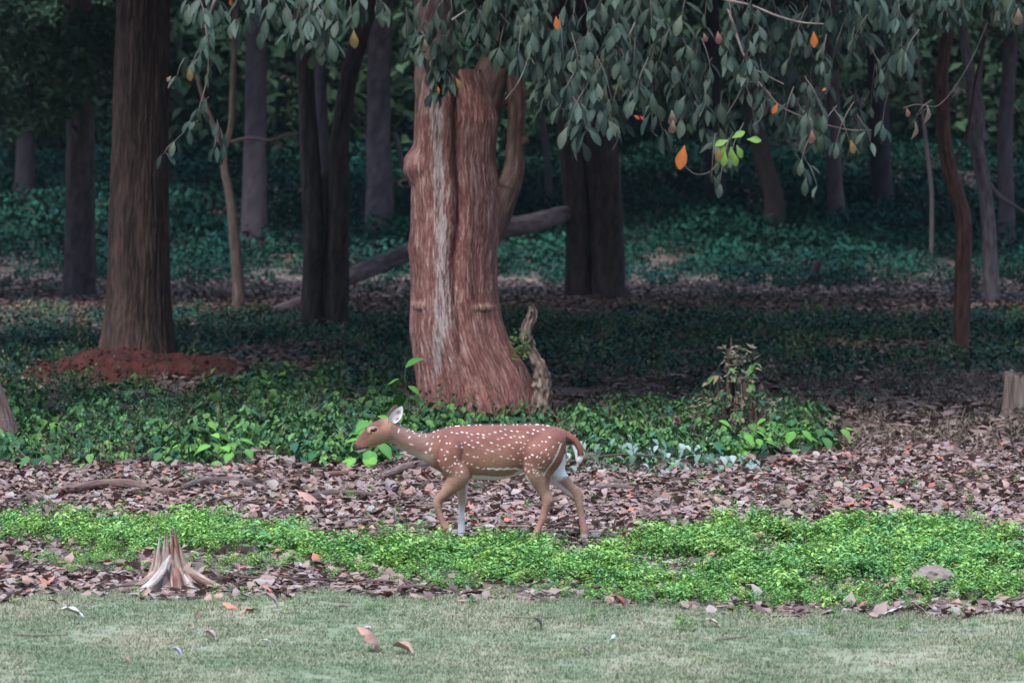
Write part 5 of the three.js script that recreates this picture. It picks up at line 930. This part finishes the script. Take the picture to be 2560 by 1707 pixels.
{
  // single plants in front
  const stalkM = new THREE.MeshStandardMaterial({ color: new THREE.Color(0.06, 0.1, 0.04), roughness: 0.8 });
  const spots = [];
  const add = (n, x0, x1, y0, y1, label, group, lime) => { for (let i = 0; i < n; i++) spots.push([rr(x0, x1), rr(y0, y1), label, group, lime]); };
  add(22, 150, 900, 1110, 1168, 'low broadleaf plant with rounded leaves along the litter edge left of the deer', 'broadleaf plants left of the deer', 0.25);
  add(7, -10, 140, 1120, 1175, 'broadleaf plant with rounded leaves at the foot of the leaning grey brown trunk', 'broadleaf plants by the leaning trunk', 0.3);
  add(6, 880, 1010, 1085, 1170, 'large leaved plant behind the head of the deer', 'broadleaf plants behind the head of the deer', 0.35);
  add(5, 1080, 1330, 1080, 1110, 'small leafy plant at the foot of the thick red brown tree', 'plants at the foot of the thick tree', 0.3);
  add(13, 1760, 2040, 1090, 1158, 'lush broadleaf plant in the clump below the rotten stump', 'plants of the bright green clump', 0.6);
  for (const [px, py, label, group, lime] of spots) {
    const ti = R() < lime ? 4 : Math.floor(R() * 4), tn = ['deep green', 'green', 'mid green', 'bluish green', 'yellow green'][ti], l2 = tn + ' ' + label, p = G(px, py), g = thing('broadleaf_plant', l2, 'plant', p, tn + ' ' + group), big = label.startsWith('large leaved'), tall = big ? rr(0.2, 0.42) : rr(0.12, 0.26), ls = plantLeaves(big ? 11 : 8, 0.28, tall); if (big) for (const l of ls) l.len *= 1.45;
    const st = new GB(); for (const l of ls) { const m = mesh('leaf', ti === 4 || R() < 0.1 ? limeLeaf() : R() < 0.75 ? broadLeaf[ti] : pick(broadLeaf), herbMat, g); leafM4(l).decompose(m.position, m.quaternion, m.scale); st.tube([V(l.o.x * 0.15, -0.01, l.o.z * 0.15), l.o], [0.004, 0.0025], { seg: 4, cap: false }); }
    mesh('stem', st.geo(), stalkM, g);
  }
  // climbing plant at the left foot of the thick tree
  const cp0 = G(1032, 1072), cl = thing('climbing_plant', 'bright green climbing plant with pointed leaves up the left side of the trunk', 'plant', cp0), dz = -cp0.z, vine = new GB();
  vine.tube([[1030, 1075], [1020, 1040], [1022, 1000], [1012, 960], [1014, 920], [1012, 890]].map(q => P(q[0], q[1], dz)), [0.008, 0.007, 0.006, 0.006, 0.005, 0.003], { seg: 6 }); mesh('stem', vine.geo(cp0), stalkM, cl);
  for (const [px, py, a, t, L] of [[1014, 918, 0.4, -1.3, 0.17], [1006, 945, 2.8, 0.4, 0.16], [1000, 950, 3.3, 0.2, 0.17], [1020, 965, 0.2, 0.5, 0.13], [1004, 985, 2.4, 0.9, 0.18], [1026, 990, 0.6, 0.6, 0.15], [988, 1005, 3.0, 0.8, 0.16], [1034, 1000, 0.3, 0.5, 0.14], [962, 1012, 3.0, 0.6, 0.17], [1012, 1020, 1.2, 0.8, 0.16], [1032, 1030, 0.4, 0.4, 0.15]]) { const m = mesh('leaf', limeLeaf(), herbMat, cl), p = P(px, py, dz - 0.1).sub(cp0); leafM4({ o: p, a: -a + 0.5, tilt: t, len: L * 1.25 }).decompose(m.position, m.quaternion, m.scale); }
  // the rest as ground cover
  const gs = [plantGeo(11, 0.3, 0.17, broadTones), plantGeo(13, 0.34, 0.22, [...broadTones, [0.1, 0.21, 0.05], [0.02, 0.06, 0.035]]), plantGeo(30, 0.34, 0.26, [[0.05, 0.13, 0.04], [0.08, 0.17, 0.05], [0.03, 0.09, 0.045]], 0.5), weedGeo()], ms = gs.map(() => []), cs = gs.map(() => []);
  for (const p of scatter(3600, 33, 50, coverD, 1.4)) { const kind = fbm(p.x * 0.9, p.d * 0.5, 61, 2) + rr(-0.25, 0.25), i = kind < -0.12 ? 2 : kind < 0.02 ? 0 : kind < 0.2 ? 1 : 3, k = rr(0.6, 1.5); ms[i].push(TM(p.x, p.y, -p.d, rr(0, 6.28), rr(0.7, 1.2))); cs[i].push([k, k, k * rr(0.85, 1.3)]); }
  gs.forEach((g, i) => tag(instanced('ground_cover', g, herbMat, ms[i], cs[i], scene), 'broad leaved ground cover in front of the trees', 'ground cover'));
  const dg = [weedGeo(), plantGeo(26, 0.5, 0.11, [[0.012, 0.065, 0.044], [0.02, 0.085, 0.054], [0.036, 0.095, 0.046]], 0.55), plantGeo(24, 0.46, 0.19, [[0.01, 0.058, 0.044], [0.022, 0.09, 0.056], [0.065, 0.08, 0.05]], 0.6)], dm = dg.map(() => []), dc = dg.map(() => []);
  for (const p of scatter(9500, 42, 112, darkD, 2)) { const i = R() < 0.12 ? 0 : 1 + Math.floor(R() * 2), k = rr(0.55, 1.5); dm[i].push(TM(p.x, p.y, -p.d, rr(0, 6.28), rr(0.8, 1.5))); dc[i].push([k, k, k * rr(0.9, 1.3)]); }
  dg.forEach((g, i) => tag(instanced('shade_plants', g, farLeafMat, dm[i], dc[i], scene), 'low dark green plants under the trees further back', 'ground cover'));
}
function limeLeaf() { limeLeaf.g ??= [[0.1, 0.26, 0.05], [0.13, 0.31, 0.06], [0.08, 0.22, 0.055]].map(c => new GB().leaf(V(0, 0, 0), V(0, 0, 1), V(0, 1, 0), 1, 0.7, { rows: 4, shape: 0, curl: 0.5, fold: 0.2, col: c, rib: 1.2 }).geo()); return pick(limeLeaf.g); }
// dead stalks and dry herbs on the right
{
  const b = new GB(); for (let i = 0; i < 9; i++) { const a = rr(0, 6.28), x = rr(-0.12, 0.12), z = rr(-0.12, 0.12), h = rr(0.08, 0.34), c = pick([[0.24, 0.18, 0.14], [0.33, 0.26, 0.2], [0.13, 0.14, 0.08], [0.16, 0.11, 0.085]]); b.tube([V(x, 0, z), V(x + Math.cos(a) * h * 0.2, h * 0.6, z + Math.sin(a) * h * 0.2), V(x + Math.cos(a) * h * 0.45, h, z + Math.sin(a) * h * 0.45)], [0.0035, 0.003, 0.0015], { seg: 3, col: c, cap: false }); for (let k = 0; k < 3; k++) b.chip(V(x + Math.cos(a) * h * 0.3, h * rr(0.3, 0.9), z + Math.sin(a) * h * 0.3), V(rr(-1, 1), rr(-0.6, 0.4), rr(-1, 1)), V(0, 1, 0), rr(0.04, 0.09), rr(0.02, 0.04), mulc(c, 0.9)); }
  const g = b.geo(), ms = [], cs = [];
  for (const p of scatter(1500, 32, 52, (px, py) => Math.max(px > 1350 ? ss(900, 960, py) * ss(1160, 1110, py) * lerp(0.35, 0.9, ss(1700, 2100, px)) : 0.12 * ss(940, 1000, py) * ss(1170, 1150, py)), 1)) { ms.push(TM(p.x, p.y, -p.d, rr(0, 6.28), rr(0.6, 1.15))); const k = rr(0.6, 1.05); cs.push([k, k, k]); }
  tag(instanced('dry_herbs', g, dryMat, ms, cs, scene), 'tangle of dry stalks and withered herbs at the right', 'dry herbs');
}
// cut branch with silvery wilted leaves
{
  const c = G(1640, 1182), t = thing('wilted_branch', 'cut leafy branch with silvery wilted leaves lying on the litter behind the deer', 'branch', c), b = new GB();
  b.tube([V(-0.75, 0.1, 0.05), V(-0.3, 0.16, 0), V(0.2, 0.12, 0.05), V(0.8, 0.05, 0.12)], [0.012, 0.01, 0.008, 0.004], { seg: 7, col: [0.12, 0.09, 0.07] }); mesh('stem', b.geo(), woodMat, t);
  const gs = [[0.2, 0.28, 0.25], [0.14, 0.22, 0.18], [0.28, 0.35, 0.32], [0.09, 0.16, 0.1]].map(q => new GB().leaf(V(0, 0, 0), V(0, 0, 1), V(0, 1, 0), 1, 0.62, { rows: 3, shape: 0, curl: 0.7, fold: 0.45, col: q, rib: 1.1 }).geo());
  for (let i = 0; i < 190; i++) { const x = rr(-0.8, 0.95), m = mesh('leaf', pick(gs), herbMat, t); leafM4({ o: V(x, rr(0.04, lut([[-0.8, 0.36], [-0.2, 0.32], [0.5, 0.2], [0.95, 0.1]], x)), rr(-0.35, 0.35)), a: rr(0, 6.28), tilt: rr(0.1, 1.1), len: rr(0.05, 0.105) }).decompose(m.position, m.quaternion, m.scale); }
}
// ---------------------------------------------------------------- single leaves and scraps on the grass
function bigLeaf(name, label, px, py, len, wid, col, o = {}) {
  const c = G(px, py), b = new GB().leaf(V(0, 0, -len / 2), V(0, 0, 1), V(0, 1, 0), len, wid, { rows: 7, shape: o.shape ?? 0, curl: o.curl ?? 1.2, fold: o.fold ?? 0.5, col, wave: o.wave ?? 0.06, rib: 0.85 });
  const g = b.geo(); g.rotateY(o.turn ?? 1.4); g.rotateZ(o.roll ?? 0); g.computeBoundingBox(); g.translate(0, -g.boundingBox.min.y + 0.002, 0);
  const m = mesh(name, g, dryMat, scene); m.position.copy(c); return tag(m, label, o.cat || 'leaf', o.group);
}
bigLeaf('dry_leaf', 'large curled pinkish dry leaf lying alone on the mown grass', 940, 1632, 0.2, 0.13, [0.5, 0.27, 0.21], { curl: 1.7, fold: -0.6, turn: 1.5, roll: 0.1, wave: 0.1 });
bigLeaf('dry_leaf', 'rolled brown leaf end beside the large curled pinkish leaf on the grass', 1010, 1638, 0.13, 0.07, [0.42, 0.25, 0.2], { curl: 0.6, fold: 1.0, turn: 1.2, roll: 0 });
bigLeaf('dry_leaf', 'flat pale grey leaf on the grass below the jagged stump', 182, 1546, 0.145, 0.09, [0.55, 0.55, 0.5], { curl: 0.6, fold: 0.5, turn: 1.57 });
bigLeaf('dry_leaf', 'salmon coloured dry leaf with its pair right of the jagged stump', 578, 1525, 0.11, 0.08, [0.6, 0.24, 0.16], { curl: 1.0, fold: -0.5, turn: 1.3, roll: 0.2 });
bigLeaf('dry_leaf', 'round salmon dry leaf standing on edge right of the jagged stump', 624, 1532, 0.1, 0.09, [0.62, 0.24, 0.16], { curl: 0.7, fold: 0.3, turn: 1.8, roll: 0.5 });
bigLeaf('dry_leaf', 'grey brown leaf beside the two salmon leaves', 680, 1522, 0.14, 0.08, [0.3, 0.23, 0.21], { turn: 1.4 });
bigLeaf('dry_leaf', 'pale pointed dead leaf alone on the grass below the salmon leaves', 528, 1606, 0.09, 0.05, [0.42, 0.33, 0.31], { fold: 0.9 });
bigLeaf('dry_leaf', 'small lilac withered flower like leaf on the grass', 446, 1648, 0.075, 0.035, [0.45, 0.44, 0.58], { fold: 0.9, curl: 1.6 });
bigLeaf('dry_leaf', 'tiny tan dead leaf on the front grass', 318, 1661, 0.05, 0.03, [0.42, 0.24, 0.17]);
bigLeaf('dry_leaf', 'flat pale leaf fragment on the grass', 664, 1607, 0.07, 0.03, [0.45, 0.43, 0.42], { curl: 0.3 });
bigLeaf('dry_leaf', 'dark crumpled dead leaf on the grass under the deer', 1352, 1578, 0.09, 0.05, [0.09, 0.065, 0.06], { curl: 1.8 });
bigLeaf('dry_leaf', 'grey brown dead leaf at the front right of the grass', 1468, 1642, 0.075, 0.04, [0.25, 0.18, 0.17]);
bigLeaf('dry_leaf', 'pale lilac curved leaf at the front edge of the right herbs', 2235, 1537, 0.14, 0.06, [0.5, 0.46, 0.5], { curl: -0.7, fold: 0.4, turn: 1.6 });
bigLeaf('dry_leaf', 'pale pink leaf on the grass right of the deer', 1786, 1570, 0.1, 0.05, [0.5, 0.38, 0.34], { curl: 0.8 });
bigLeaf('dry_leaf', 'small pale folded leaf tip upright on the grass', 915, 1577, 0.05, 0.035, [0.48, 0.46, 0.5], { roll: 1.0 });
bigLeaf('dry_leaf', 'large pinkish dry leaf on the litter in front of the half rotten branch', 778, 1264, 0.22, 0.16, [0.5, 0.28, 0.22], { curl: 1.1, fold: -0.5, turn: 1.4, roll: 0.1 });
bigLeaf('dry_leaf', 'orange dead leaf on the litter behind the jagged stump', 346, 1260, 0.1, 0.06, [0.55, 0.22, 0.12]);
bigLeaf('dry_leaf', 'red brown dead leaf between the legs of the deer', 1280, 1292, 0.11, 0.05, [0.45, 0.12, 0.09], { curl: 0.9 });
bigLeaf('dry_leaf', 'large dark brown leaf standing in the litter under the deer', 1243, 1334, 0.12, 0.1, [0.2, 0.12, 0.11], { roll: 0.9, curl: 0.8 });
bigLeaf('dry_leaf', 'broad pinkish leaf in the litter at the right', 2248, 1278, 0.2, 0.14, [0.5, 0.29, 0.23], { curl: 1.0, fold: -0.5, roll: 0.15 });
bigLeaf('dry_leaf', 'dark red leaf in the leaf edge at the front', 1552, 1527, 0.13, 0.07, [0.32, 0.1, 0.08], { curl: 1.3 });
bigLeaf('paper_scrap', 'tiny bright pale blue scrap of litter on the mown grass', 1530, 1604, 0.055, 0.045, [0.55, 0.82, 0.9], { curl: 0.2, fold: 0.3, roll: 0.9, turn: 0.9, cat: 'scrap', shape: 1 });
// seedlings on the lawn
{
  const g = herbGeo(3, 0.07, [[0.12, 0.22, 0.05], [0.18, 0.28, 0.07]]);
  [[2085, 1588], [2250, 1576], [1700, 1580], [490, 1543], [735, 1535], [1880, 1552], [2560, 1662], [1757, 1664]].forEach(([px, py]) => { const m = mesh('seedling', g, herbMat, scene); m.position.copy(G(px, py)); m.rotation.y = rr(0, 6); m.scale.setScalar(rr(0.7, 1.2)); tag(m, 'small green seedling alone on the mown grass', 'seedling', 'seedlings on the mown grass'); });
}
buildDeer();
renderer.render(scene, camera);
